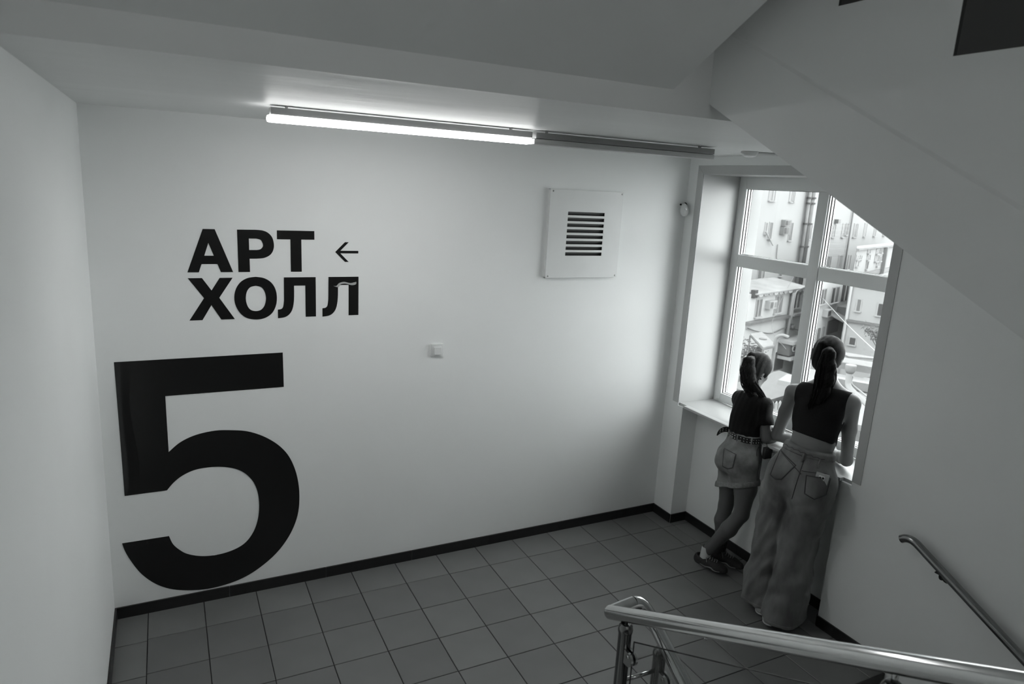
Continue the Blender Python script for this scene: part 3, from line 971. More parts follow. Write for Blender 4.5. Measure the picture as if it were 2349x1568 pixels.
def strands(name, m_, parent, guides, count, rad, seed, n=12, sides=5, jit=.006, wav=.004, ends=(.55, .25)):
    """a lock of hair: many thin tapering tubes that follow a spine; guides = (point, half width across, half depth)"""
    rnd = random.Random(seed)
    G = [Vector(g[0]) for g in guides]
    sp = spline(G, max(2, n // (len(G) - 1)))
    m_n = len(sp)
    W = [g[1] for g in guides]; Dp = [g[2] for g in guides]
    def lerp(arr, t):
        x = t * (len(arr) - 1); i = min(int(x), len(arr) - 2)
        return arr[i] + (arr[i + 1] - arr[i]) * (x - i)
    b = MB()
    side0 = Vector((.62, -.78, 0)).normalized()
    for s_ in range(count):
        a = rnd.uniform(0, 2 * math.pi); rr_ = math.sqrt(rnd.uniform(.25, 1))
        ca, sa = math.cos(a) * rr_, math.sin(a) * rr_
        ph = rnd.uniform(0, 6.28); fr = rnd.uniform(3, 7); am = rnd.uniform(.3, 1) * wav
        tend = rnd.uniform(.78, 1.0)
        pts = []; rs = []
        r0_ = rad * rnd.uniform(.6, 1.3)
        for i in range(m_n):
            t = i / (m_n - 1) * tend
            x = t * (m_n - 1); i0 = min(int(x), m_n - 2)
            p = sp[i0].lerp(sp[i0 + 1], x - i0)
            tan = (sp[i0 + 1] - sp[i0]).normalized()
            sd = (side0 - tan * side0.dot(tan)).normalized(); up_ = tan.cross(sd)
            q = sd * (lerp(W, t) * ca + am * t * math.sin(fr * t * 3 + ph)) + up_ * (lerp(Dp, t) * sa + am * t * math.cos(fr * t * 3 + ph))
            pts.append(p + q); rs.append(r0_ * (1 - .75 * max(0, (t - ends[0]) / (1 - ends[0] + 1e-6)) if t > ends[0] else 1))
        b.tube(pts, r0_, sides, True, rs)
    return b.build(name, m_, parent, True)

# ---- the taller person in baggy jeans -------------------------------------------------
def tall_person():
    f, r, u = frame(12)
    F = Field((3.30, -1.95, -.01), (4.08, -.98, 1.86), .0065)
    shL, shR = (3.722, -1.205, 1.390), (3.798, -1.562, 1.422)
    elL, elR = (3.762, -1.088, 1.052), (3.842, -1.560, 1.052)
    wrL, wrR = (3.905, -1.285, 1.020), (3.955, -1.375, 1.020)
    f2, r2, u2 = frame(12, 26)
    F.ell((3.705, -1.425, 1.315), (.090, .150, .165), (f2, r2, u2), .04)
    F.ell((3.748, -1.408, 1.400), (.070, .150, .080), (f2, r2, u2), .05)
    F.ell((3.640, -1.465, 1.165), (.085, .130, .12), (f2, r2, u2), .05)
    F.ell((3.575, -1.500, .995), (.110, .165, .12), (f, r, u), .06)
    F.ell((3.525, -1.425, .92), (.070, .075, .09), None, .05).ell((3.540, -1.545, .93), (.070, .075, .09), None, .05)
    F.cone(shL, shR, .046, .046, .05)
    F.cone((3.785, -1.385, 1.475), (3.825, -1.345, 1.585), .052, .050, .04)
    F.cone((3.775, -1.385, 1.500), (3.735, -1.270, 1.418), .036, .040, .05)
    F.cone((3.785, -1.400, 1.500), (3.792, -1.510, 1.440), .036, .040, .05)
    TOR = F.copy()
    for s0, e0, w0 in ((shL, elL, wrL), (shR, elR, wrR)):
        mid = tuple(np.array(s0) * .55 + np.array(e0) * .45)
        F.chain([s0, mid, e0], [.050, .041, .034], .02)
        m2 = tuple(np.array(e0) * .65 + np.array(w0) * .35)
        F.chain([e0, m2, w0], [.034, .036, .022], .02)
    hand(F, wrL, (.55, -.5, -.02), (0, 0, 1), (.5, .6, .1), .95, .5)
    hand(F, wrR, (.6, .6, -.02), (0, 0, 1), (.6, -.6, .1), .95, .4)
    # legs inside the trousers, feet inside the shoes
    for hp_, kn, an, to in (((3.56, -1.395, .92), (3.575, -1.325, .50), (3.505, -1.365, .10), (3.66, -1.40, .035)), ((3.58, -1.565, .92), (3.60, -1.535, .50), (3.500, -1.535, .10), (3.65, -1.555, .035))):
        F.chain([hp_, kn, an], [.082, .055, .036], .02)
        F.cone((an[0] - .03, an[1], .045), to, .030, .022, .03)
    hc = (3.865, -1.305, 1.640)
    A = frame(16, 10)
    head(F, hc, A, 1.03)
    body = F.build('person', M['skin'], None, 2)
    tag(body, 'taller person with long ponytail, black crop top and baggy jeans leaning at the window', 'person')
    face_parts(hc, A, body, 1.03)
    # crop top
    for s0, e0 in ((shL, elL), (shR, elR)):
        TOR.cone(s0, np.array(s0) * .93 + np.array(e0) * .07, .049, .047, .02)
    T = TOR.grow(.007)
    T.plane((3.635, -1.46, 1.187), (-.40, -.05, -1))
    c0 = np.array((3.74, -1.415, 1.4))
    T.plane(c0 - r * .168, -r + f * .05).plane(c0 + r * .150, r + f * .03)
    T.plane((3.765, -1.385, 1.478), (.28, .10, 1))
    T.wrinkle(lambda X, Y, Z: .0012 * np.sin(60 * (Z + .4 * X)) * np.sin(18 * Y))
    T.build('crop_top', M['top'], body, 1)
    # jeans
    G = Field((3.27, -1.98, .03), (3.85, -1.10, 1.18), .0065)
    G.ell((3.605, -1.478, 1.12), (.105, .146, .12), (f, r, u), .03)
    G.ell((3.575, -1.482, .98), (.128, .188, .15), (f, r, u), .06)
    G.ell((3.515, -1.405, .92), (.100, .100, .12), None, .05).ell((3.530, -1.560, .94), (.100, .105, .12), None, .05)
    base = G.D.copy()
    legs = []
    for pts in ([((3.565, -1.390, .93), .105, .02), ((3.565, -1.355, .80), .098, .025), ((3.570, -1.334, .60), .085, .03), ((3.570, -1.330, .45), .083, .035), ((3.540, -1.345, .20), .091, .045), ((3.510, -1.352, .00), .086, .055)],
                [((3.585, -1.568, .93), .103, .02), ((3.585, -1.552, .84), .100, .025), ((3.590, -1.526, .66), .088, .03), ((3.590, -1.512, .54), .083, .035), ((3.560, -1.532, .30), .086, .045), ((3.525, -1.536, .00), .104, .060)]):
        L_ = Field((3.27, -1.98, .03), (3.85, -1.10, 1.18), .0065)
        for (a, ra, wa), (b_, rb, wb) in zip(pts, pts[1:]):
            for q in (-1, 0, 1):
                L_.cone((a[0] + q * wa, a[1] + q * .01, a[2]), (b_[0] + q * wb, b_[1] + q * .01, b_[2]), ra, rb, .05)
        hh = np.maximum(.05 - np.abs(base - L_.D), 0) / .05
        legs.append(np.minimum(base, L_.D) - hh * hh * .0125)
    hh = np.maximum(.010 - np.abs(legs[0] - legs[1]), 0) / .010
    G.D = np.minimum(legs[0], legs[1]) - hh * hh * .0025 * (legs[0] < 5)
    G.cone((3.43, -1.432, .30), (3.44, -1.445, .62), .012, .012, .03, sub=True)
    def wr(X, Y, Z):
        low = np.clip((.95 - Z) / .3, 0, 1)
        a = np.sin(38 * Z + 14 * np.sin(9 * Y) + 22 * X) * .0022
        b = np.sin(55 * (Y + .25 * Z * np.sin(4 * Z)) + 8 * X) * .0045 * np.clip((.75 - Z) / .4, 0, 1)
        c = np.sin(70 * Z - 50 * np.abs(Y + 1.47) + 20 * X) * .0035 * np.exp(-((Z - .84) / .07) ** 2)
        d = np.sin(46 * Z + 30 * Y) * .004 * np.exp(-((Z - .30) / .14) ** 2)
        return (a + b + d) * low + c
    G.wrinkle(wr)
    W_ = G.copy()
    G.plane((3.6, -1.47, 1.105), (.10, 0, 1)).plane((3.52, -1.5, .062), (0, .12, -1))
    jeans = G.build('jeans', M['jeans'], body, 1)
    W2 = W_.copy().grow(.003).plane((3.6, -1.47, 1.139), (.10, 0, 1)).plane((3.6, -1.47, 1.098), (-.10, 0, -1))
    wb = W2.build('waistband', M['jeans'], jeans, 1)
    bwb = bvh_of(wb)
    for zz0 in (1.106, 1.131):
        pts = on_surface(bwb, [(3.50, -1.335 - .33 * i / 22, zz0 + .004 * math.sin(i * 2.1)) for i in range(23)], VIEW, .0006)
        if len(pts) > 2: MB().tube(pts, .0018, 5).build('band_stitching', M['stitch'], jeans, True)
    W3 = W_.copy().grow(.0025).plane((3.52, -1.5, .081), (0, -.12, 1)).plane((3.52, -1.5, .058), (0, .12, -1))
    W3.build('hem', M['jeans'], jeans, 1)
    bv = bvh_of(jeans)
    dd = Vector((.93, .36, 0))
    dd = VIEW
    for cs_ in (((3.46, -1.384, 1.098), (3.44, -1.528, 1.060), (3.45, -1.440, .942), (3.47, -1.342, .932), .012), ((3.45, -1.603, 1.031), (3.50, -1.722, 1.041), (3.50, -1.712, .945), (3.46, -1.605, .922), .030)):
        vs, fs, rim = sheet(bv, *cs_, 10, .0025 if cs_[4] < .02 else .015)
        MB().add(vs, fs).build('back_pocket', M['jeans'], jeans, True)
        MB().tube([p - dd * .0006 for p in rim] + [rim[0] - dd * .0006], .0026, 5).build('stitching', M['stitch'], jeans, True)
    lines = []
    lines.append([(3.46, -1.560 + .035 * t, 1.10 - .25 * t) for t in [i / 14 for i in range(15)]])            # seat seam
    lines.append([(3.46, -1.560 + .20 * t, 1.020 + .085 * t) for t in [i / 12 for i in range(13)]])   # yoke
    lines.append([(3.46, -1.560 - .16 * t, 1.040 + .03 * t) for t in [i / 12 for i in range(13)]])
    for L_ in lines:
        pts = on_surface(bv, L_, dd, .001)
        if len(pts) > 2: MB().tube(pts, .0024, 5).build('seam', M['stitch'], jeans, True)
    bw = bv
    for yy in (-1.375, -1.555, -1.665):
        pts = on_surface(bw, [(3.45, yy, z_) for z_ in (1.088, 1.095, 1.102)], dd, .006)
        if pts:
            p = pts[0]
            MB().tube([p, p + Vector((.004, 0, .026)), p + Vector((.012, 0, .052))], .0055, 6).build('belt_loop', M['jeans'], jeans, True)
    # shoes
    for hx, hy, tx, ty in ((3.425, -1.420, 3.68, -1.440), (3.385, -1.520, 3.64, -1.545)):
        K = Field((3.33, -1.75, -.002), (3.76, -1.28, .12), .005)
        K.chain([(hx + .045, hy, .045), ((hx + tx) / 2, (hy + ty) / 2, .045), (tx - .045, ty, .035)], [.042, .044, .040], .02)
        K.cone((hx + .05, hy, .07), (hx + .09, hy, .075), .036, .036, .02)
        K2 = K.copy()
        K.plane((0, 0, .022), (0, 0, -1))
        sh = K.build('shoe', M['wshoe'], body, 1)
        K2.grow(.003).plane((0, 0, .024), (0, 0, 1)).plane((0, 0, .0006), (0, 0, -1))
        K2.build('sole', M['white'], sh, 1)
    # hair
    fa, ra, ua = A
    c = np.array(hc)
    P = lambda a, b, d: tuple(c + (fa * a + ra * b + ua * d) * 1.03)
    Hf = Field((3.62, -1.55, 1.42), (4.05, -1.10, 1.86), .005)
    Hf.ell(P(-.014, 0, .024), (.108, .090, .107), A, .02)
    Hf.ell(P(-.040, 0, -.035), (.072, .072, .075), A, .04)
    Hf.cone(P(-.085, 0, .060), P(-.105, -.005, .062), .034, .026, .03)
    Hf.plane(P(.055, 0, .02), fa * 1.0 - ua * .35)
    Hf.cone(P(.02, .10, -.05), P(.0, .10, -.02), .035, .020, .01, sub=True).cone(P(.02, -.10, -.05), P(.0, -.10, -.02), .035, .020, .01, sub=True)
    Hf.wrinkle(lambda X, Y, Z: .0012 * np.sin(210 * (Y * .9 - X * .25) + 26 * Z))
    hr = Hf.build('hair', M['hairw'], body, 1)
    g = [((3.772, -1.375, 1.702), .018, .018), ((3.735, -1.402, 1.690), .034, .026), ((3.712, -1.420, 1.620), .052, .036), ((3.700, -1.432, 1.545), .056, .036), ((3.672, -1.443, 1.470), .048, .030), ((3.646, -1.437, 1.405), .038, .022), ((3.630, -1.415, 1.340), .022, .014)]
    Q = Field((3.55, -1.60, 1.30), (3.85, -1.25, 1.76), .005)
    gp_ = [x[0] for x in g]
    for i in range(len(g) - 2):
        for s_ in (-.5, 0, .5):
            o_ = np.array((.20, -.95, 0)) * s_
            Q.cone(np.array(g[i][0]) + o_ * g[i][1], np.array(g[i + 1][0]) + o_ * g[i + 1][1], g[i][2] * .66, g[i + 1][2] * .66, .03)
    Q.wrinkle(lambda X, Y, Z: .0011 * np.sin(260 * Y + 30 * np.sin(8 * Z)))
    pt = Q.build('ponytail', M['hairw'], hr, 1)
    strands('hair_strands', M['hairw'], hr, g, 230, .0026, 3, 18, 5, wav=.010)['kind'] = 'stuff'
    MB().lathe([(.016, -.008), (.024, -.005), (.025, .005), (.016, .008)], P(-.108, -.004, .063), -fa, 16).build('hair_tie', M['rubber'], hr, True)
    wr_ = Vector(wrL); ar = (Vector(wrL) - Vector(elL)).normalized()
    MB().lathe([(.0235, -.004), (.027, -.003), (.027, .003), (.0235, .004)], wr_ - ar * .018, ar, 20).build('bracelet', M['lens'], body, True)
    # telephone in the right back pocket
    t = thing('smartphone', 'pale smartphone with two dark lenses sticking out of the jeans back pocket', 'smartphone', (3.46, -1.69, 1.02))
    base = settle(bv, Vector((3.47, -1.690, 1.035)), VIEW)
    nrm = -Vector((.84, .54, 0)).normalized()
    uu = Vector((.54, -.84, 0)).normalized()
    uu = (uu + Vector((0, 0, -.10))).normalized()
    vv = uu.cross(nrm).normalized()
    if vv.z < 0: vv = -vv
    base = base - VIEW * .002
    T4 = Matrix((( uu.x, vv.x, nrm.x, base.x + nrm.x * .007), (uu.y, vv.y, nrm.y, base.y + nrm.y * .007), (uu.z, vv.z, nrm.z, base.z + .004), (0, 0, 0, 1)))
    b = MB(T4); b.bbox(-.036, .036, -.040, .030, -.004, .004, .003); b.build('case', M['phone'], t, True, angle=40)
    b = MB(T4); b.bbox(-.018, .014, -.012, .016, .004, .006, .001); b.build('camera_plate', M['white'], t, True, angle=40)
    for a_, q_ in ((-.010, .002), (.006, .004)):
        b = MB(T4); b.lathe([(.0062, .005), (.0062, .0085), (.001, .009)], (a_, q_, 0), (0, 0, 1), 16); b.build('lens', M['lens'], t, True)
    return body

# ---- the shorter person in denim shorts ---------------------------------------------------
def short_person():
    f, r, u = frame(-4)
    F = Field((3.36, -1.28, -.01), (4.08, -.58, 1.62), .0065)
    f2, r2, u2 = frame(2, 28)
    shL, shR = (3.785, -.715, 1.190), (3.735, -.972, 1.232)
    elL, elR = (3.855, -.690, 1.028), (3.715, -1.050, 1.022)
    wrL, wrR = (3.930, -.870, 1.014), (3.880, -1.035, 1.014)
    F.ell((3.708, -.876, 1.120), (.088, .113, .14), (f2, r2, u2), .04)
    F.ell((3.748, -.848, 1.195), (.068, .125, .07), (f2, r2, u2), .05)
    F.ell((3.672, -.912, 1.000), (.080, .107, .10), (f, r, u), .05)
    F.ell((3.650, -.914, .870), (.100, .128, .10), (f, r, u), .06)
    F.ell((3.585, -.865, .815), (.085, .075, .09), None, .05).ell((3.590, -.965, .830), (.085, .075, .09), None, .05)
    F.cone(shL, shR, .043, .043, .05)
    F.cone((3.778, -.822, 1.262), (3.822, -.792, 1.355), .046, .044, .04)
    TOR = F.copy()
    for s0, e0, w0 in ((shL, elL, wrL), (shR, elR, wrR)):
        mid = tuple(np.array(s0) * .55 + np.array(e0) * .45)
        F.chain([s0, mid, e0], [.045, .039, .032], .02)
        m2 = tuple(np.array(e0) * .65 + np.array(w0) * .35)
        F.chain([e0, m2, w0], [.032, .033, .020], .02)
    hand(F, wrL, (.5, -.6, -.02), (0, 0, 1), (.6, .5, .1), .9, .5)
    hand(F, wrR, (.75, .1, -.02), (0, 0, 1), (.1, .75, .1), .9, .4)
    F.chain([(3.635, -.985, .82), (3.625, -1.015, .66), (3.598, -1.035, .485)], [.080, .071, .050], .03)
    F.chain([(3.598, -1.035, .485), (3.562, -.978, .355), (3.515, -.880, .175), (3.500, -.848, .10)], [.049, .053, .036, .031], .02)
    F.chain([(3.665, -.840, .82), (3.665, -.835, .62), (3.662, -.828, .445)], [.080, .070, .049], .03)
    F.chain([(3.662, -.828, .445), (3.650, -.825, .33), (3.648, -.835, .16), (3.645, -.840, .09)], [.048, .052, .035, .031], .02)
    F.cone((3.490, -.825, .05), (3.555, -.960, .035), .030, .022, .03)
    F.cone((3.640, -.825, .05), (3.700, -.960, .035), .030, .022, .03)
    hc = (3.846, -.774, 1.410)
    A = frame(-8, 24)
    head(F, hc, A, .94)
    body = F.build('person', M['skin2'], None, 2)
    tag(body, 'shorter person with half-up hair, black tee and studded belt over denim shorts', 'person')
    face_parts(hc, A, body, .94)
    # tee
    T = TOR.grow(.010)
    T.plane((3.66, -.91, .995), (0, 0, -1))
    for s0, e0 in ((shR, elR), (shL, elL)):
        s0 = np.array(s0); e0 = np.array(e0); c = s0 + (e0 - s0) * .62
        SL = Field((3.36, -1.28, -.01), (4.08, -.58, 1.62), .0065)
        SL.chain([s0, s0 * .5 + e0 * .5, s0 * .25 + e0 * .75], [.050, .052, .051], .02)
        SL.plane(c, e0 - s0)
        hh = np.maximum(.03 - np.abs(T.D - SL.D), 0) / .03
        T.D = np.minimum(T.D, SL.D) - hh * hh * .0075
    T.ell((3.772, -.822, 1.300), (.076, .058, .050), None, .01, sub=True)
    T.plane((3.745, -.835, 1.272), (.20, .06, 1))
    T.wrinkle(lambda X, Y, Z: .0016 * np.sin(150 * (Y - .3 * X)) + .0022 * np.sin(70 * Z + 20 * Y) * np.exp(-((Z - 1.02) / .03) ** 2))
    T.build('t_shirt', M['top'], body, 1)
    # shorts
    G = Field((3.40, -1.25, .50), (3.90, -.64, 1.06), .006)
    G.ell((3.668, -.913, 1.00), (.088, .114, .10), (f, r, u), .03)
    G.ell((3.650, -.914, .88), (.118, .143, .12), (f, r, u), .06)
    G.ell((3.590, -.866, .82), (.098, .084, .10), None, .05).ell((3.595, -.962, .835), (.098, .084, .10), None, .05)
    G.cone((3.632, -.985, .84), (3.628, -1.006, .58), .092, .098, .04)
    G.cone((3.664, -.846, .82), (3.662, -.844, .52), .093, .096, .04)
    G.wrinkle(lambda X, Y, Z: .003 * np.sin(48 * Z + 34 * Y + 20 * X) * np.sin(30 * Y) + .003 * np.sin(85 * Y + 10 * Z) * np.clip((Z - .90) / .1, 0, 1))
    W_ = G.copy()
    hem_p, hem_n = (3.62, -.95, .652), (0, -.40, -1)
    G.plane((3.66, -.91, 1.028), (0, 0, 1)).plane(hem_p, hem_n)
    sh_ = G.build('shorts', M['shorts'], body, 1)
    W_.grow(.006).plane((3.62, -.95, .690), (0, .40, 1)).plane((3.62, -.95, .648), hem_n)
    W_.build('turned_cuff', M['cuff'], sh_, 1)
    bv = bvh_of(sh_)
    dd = Vector((.80, .60, 0)).normalized()
    dd = VIEW
    vs, fs, rim = sheet(bv, (3.54, -.868, .910), (3.54, -.979, .907), (3.53, -.975, .812), (3.53, -.890, .790), .014, 10, .003)
    MB().add(vs, fs).build('back_pocket', M['shorts'], sh_, True)
    MB().tube([p - dd * .001 for p in rim] + [rim[0] - dd * .001], .0018, 5).build('stitching', M['stitch'], sh_, True)
    d3 = Vector((.55, .83, 0)).normalized()
    pts = on_surface(bv, [(3.60, -1.15, .98 - .33 * i / 14) for i in range(15)], d3, .001)
    if len(pts) > 2: MB().tube(pts, .002, 5).build('side_seam', M['stitch'], sh_, True)
    pts = on_surface(bv, [(3.66 - .05 * math.sin(1.57 * i / 8), -1.15, .985 - .075 * i / 8) for i in range(9)], Vector((.3, .95, 0)), .001)
    if len(pts) > 2: MB().tube(pts, .002, 5).build('front_pocket_seam', M['stitch'], sh_, True)
    # belt
    cx, cy, cz = 3.668, -.914, 1.003
    def ringp(a, rx=.096, ry=.122, dz=0):
        return Vector((cx, cy, cz + dz)) + Vector(f) * rx * math.cos(a) + Vector(r) * ry * math.sin(a)
    n = 40; hh = .019
    vs = []; fs = []
    for k in range(n):
        a = 2 * math.pi * k / n
        for rx, dz in ((0, -hh), (.0045, -hh), (.0045, hh), (0, hh)):
            vs.append(ringp(a, .097 + rx, .123 + rx, dz))
    for k in range(n):
        for q in range(4):
            fs.append((k * 4 + q, k * 4 + (q + 1) % 4, ((k + 1) % n) * 4 + (q + 1) % 4, ((k + 1) % n) * 4 + q))
    t = MB().add(vs, fs).build('belt', M['leather'], body, False)
    t['label'] = 'black leather belt with two rows of steel eyelets'
    b = MB()
    for k in range(34):
        a = 2 * math.pi * (k + .5) / 34
        for dz in (-.009, .009):
            p = ringp(a, .1015, .1275, dz); q = ringp(a, .11, .136, dz) - p
            b.lathe([(.0046, 0), (.0046, .0015), (.0026, .0022)], p, q, 8)
    b.build('eyelets', M['steel'], t, True)['kind'] = 'stuff'
    q0 = ringp(math.radians(-118), .103, .129)
    tipc = [q0, q0 + Vector((-.014, .008, .003)), q0 + Vector((-.032, .022, -.004)), q0 + Vector((-.046, .038, -.022)), q0 + Vector((-.054, .052, -.048))]
    sp = spline(tipc, 4)
    vs = []; fs = []
    for i, p in enumerate(sp):
        w_ = hh * (1 if i < len(sp) - 3 else (.85 if i == len(sp) - 3 else (.6 if i == len(sp) - 2 else .2)))
        tn = (sp[min(i + 1, len(sp) - 1)] - sp[max(i - 1, 0)]).normalized(); nn = tn.cross(Vector((0, 0, 1))).normalized()
        for a_, s_ in ((-w_, 0), (-w_, .004), (w_, .004), (w_, 0)):
            vs.append(p + Vector((0, 0, a_)) + nn * s_)
    for i in range(len(sp) - 1):
        for q in range(4):
            fs.append((i * 4 + q, i * 4 + (q + 1) % 4, (i + 1) * 4 + (q + 1) % 4, (i + 1) * 4 + q))
    fs += [(0, 1, 2, 3), tuple(len(sp) * 4 - 4 + q for q in range(4))]
    MB().add(vs, fs).build('belt_tip', M['leather'], t)
    b = MB()
    for i in (4, 8, 11):
        for dz in (-.007, .007):
            p = sp[i] + Vector((0, 0, dz))
            tn = (sp[i + 1] - sp[i - 1]).normalized(); nn = tn.cross(Vector((0, 0, 1))).normalized()
            b.lathe([(.004, -.001), (.004, .0055), (.002, .006)], p, nn, 8); b.lathe([(.004, -.004), (.004, .0015), (.002, .002)], p, -nn, 8)
    b.build('tip_eyelets', M['steel'], t, True)['kind'] = 'stuff'
    for a_ in (-150, 165, 118):
        p = ringp(math.radians(a_), .103, .129)
        MB().tube([p + Vector((0, 0, -.024)), p, p + Vector((0, 0, .022))], .005, 6).build('belt_loop', M['shorts'], sh_, True)
    a_ = math.radians(62)
    p = ringp(a_, .106, .133)
    MB().tube([p + Vector((.018 * math.cos(k * math.pi / 8), -.004, .024 * math.sin(k * math.pi / 8))) for k in range(17)], .003, 8).build('buckle', M['steel'], t, True)
    # hanging key pouch on the belt
    bagp = thing('hanging_pouch', 'small dark patterned pouch hanging from the belt beside the sill', 'pouch', (3.70, -1.085, .93))
    MB().bbox(3.672, 3.742, -1.096, -1.070, .895, .975, .006).build('body', M['shoe'], bagp, True, angle=40)
    MB().bbox(3.735, 3.765, -1.100, -1.080, .885, .935, .004).build('card', M['sock'], bagp, True, angle=40)
    MB().tube([(3.70, -1.083, .972), (3.698, -1.075, .995), (3.695, -1.062, 1.004)], .002, 6).build('cord', M['leather'], bagp, True)
    # socks and trainers
    for side, (hx, hy), (tx, ty), an in (('r', (3.470, -.785), (3.578, -1.005), (3.500, -.848)), ('l', (3.622, -.785), (3.722, -1.005), (3.645, -.840))):
        dv = np.array((tx - hx, ty - hy)); dv /= np.linalg.norm(dv); nv = np.array((dv[1], -dv[0]))
        pt_ = lambda a, b_, z_: (hx + dv[0] * a + nv[0] * b_, hy + dv[1] * a + nv[1] * b_, z_)
        SK = Field((an[0] - .09, an[1] - .09, .03), (an[0] + .09, an[1] + .09, .17), .005)
        SK.cone((an[0], an[1], .05), (an[0] + .005, an[1] - .012, .16), .0345, .0365, .01).plane((0, 0, .118), (0, .2, 1))
        SK.build('sock', M['sock'] if side == 'r' else M['shoe'], body, 1)
        K = Field((min(hx, tx) - .09, min(hy, ty) - .09, -.002), (max(hx, tx) + .09, max(hy, ty) + .09, .14), .0045)
        K.chain([pt_(.035, 0, .060), pt_(.10, 0, .056), pt_(.17, .003, .046), pt_(.212, .003, .038)], [.038, .039, .040, .034], .02)
        K.cone(pt_(.040, 0, .080), pt_(.075, 0, .082), .030, .032, .02)
        K2 = K.copy()
        K.plane((0, 0, .030), (0, 0, -1))
        K.cone(pt_(.045, 0, .14), pt_(.052, 0, .10), .034, .030, .01, sub=True)
        s_o = K.build('trainer', M['shoe'], body, 1)
        K2.grow(.005).plane((0, 0, .034), (dv[0] * .06, dv[1] * .06, 1)).plane((0, 0, .0006), (0, 0, -1))
        K2.build('sole', M['rubber'], s_o, 1)
        bk = bvh_of(s_o)
        for q in (-1, 1):
            sp_ = spline([pt_(.055, .05 * q, .040), pt_(.10, .05 * q, .037), pt_(.135, .05 * q, .044), pt_(.165, .05 * q, .034), pt_(.205, .05 * q, .036)], 4)
            L_ = []
            for p in sp_:
                h_ = bk.find_nearest(p)
                L_.append(h_[0] + h_[1] * .001)
            MB().tube(L_, .004, 6, rs=[.002 + .0035 * math.sin(math.pi * i / (len(L_) - 1)) ** 2 for i in range(len(L_))]).build('side_stripe', M['lace'], s_o, True)
        for i in range(5):
            a_ = .095 + .017 * i
            L_ = []
            for b_ in (-.022, -.008, .008, .022):
                h_ = bk.ray_cast(Vector(pt_(a_ + .004 * (1 if b_ > 0 else -1), b_, .2)), Vector((0, 0, -1)))
                if h_[0] is not None: L_.append(h_[0] + Vector((0, 0, .0025)))
            if len(L_) > 1: MB().tube(L_, .0028, 6).build('lace', M['lace'], s_o, True)
        for q in (-1, 1):
            MB().tube(spline([pt_(.092, .004 * q, .098), pt_(.088, .024 * q, .112), pt_(.100, .036 * q, .092), pt_(.105, .040 * q, .075)], 4), .0026, 6).build('lace_loop', M['lace'], s_o, True)
    # hair
    fa, ra, ua = A
    c = np.array(hc)
    P = lambda a, b_, d: tuple(c + (fa * a + ra * b_ + ua * d) * .94)
    Hf = Field((3.58, -1.02, 1.20), (4.02, -.60, 1.62), .005)
    Hf.ell(P(-.012, 0, .024), (.106, .087, .105), A, .02)
    Hf.ell(P(-.045, 0, -.030), (.066, .074, .080), A, .04)
    Hf.cone(P(-.080, 0, .070), P(-.108, 0, .075), .034, .026, .03)
    Hf.plane(P(.060, 0, .02), fa * 1.0 - ua * .30)
    Hf.cone(P(.03, .10, -.055), P(.01, .10, -.03), .042, .030, .01, sub=True).cone(P(.03, -.10, -.055), P(.01, -.10, -.03), .042, .030, .01, sub=True)
    Hf.wrinkle(lambda X, Y, Z: .0013 * np.sin(200 * (Y * .8 - X * .5) + 30 * Z))
    hr = Hf.build('hair', M['hairg'], body, 1)
    g = [((3.752, -.800, 1.505), .016, .016), ((3.715, -.812, 1.493), .034, .026), ((3.696, -.830, 1.435), .048, .034), ((3.692, -.850, 1.375), .052, .034), ((3.700, -.880, 1.318), .046, .026), ((3.712, -.915, 1.272), .032, .018)]
    Q = Field((3.58, -1.02, 1.20), (3.85, -.66, 1.58), .005)
    for i in range(len(g) - 2):
        for s_ in (-.5, 0, .5):
            o_ = np.array((.4, -.9, 0)) * s_
            Q.cone(np.array(g[i][0]) + o_ * g[i][1], np.array(g[i + 1][0]) + o_ * g[i + 1][1], g[i][2] * .66, g[i + 1][2] * .66, .03)
    Q.wrinkle(lambda X, Y, Z: .0012 * np.sin(250 * (Y - .3 * X) + 20 * np.sin(9 * Z)))
    Q.build('ponytail', M['hairg'], hr, 1)
    strands('hair_strands', M['hairg'], hr, g, 210, .0027, 8, 18, 5, wav=.014)['kind'] = 'stuff'
    g2 = [((3.698, -.868, 1.400), .012, .010), ((3.700, -.905, 1.352), .020, .012), ((3.713, -.955, 1.302), .020, .010), ((3.725, -.985, 1.262), .014, .008), ((3.735, -1.012, 1.246), .010, .006), ((3.745, -1.030, 1.262), .005, .004)]
    strands('loose_lock', M['hairg'], hr, g2, 46, .0024, 11, 14, 5, wav=.012)['kind'] = 'stuff'
    MB().lathe([(.016, -.008), (.023, -.005), (.024, .005), (.016, .008)], P(-.110, 0, .076), -fa, 16).build('hair_tie', M['rubber'], hr, True)
    MB().lathe([(.001, -.006), (.006, -.003), (.006, .003), (.001, .006)], P(-.006, .084, -.050), (0, 0, 1), 10).build('earring', M['lens'], body, True)
    return body
tall_person()
short_person()

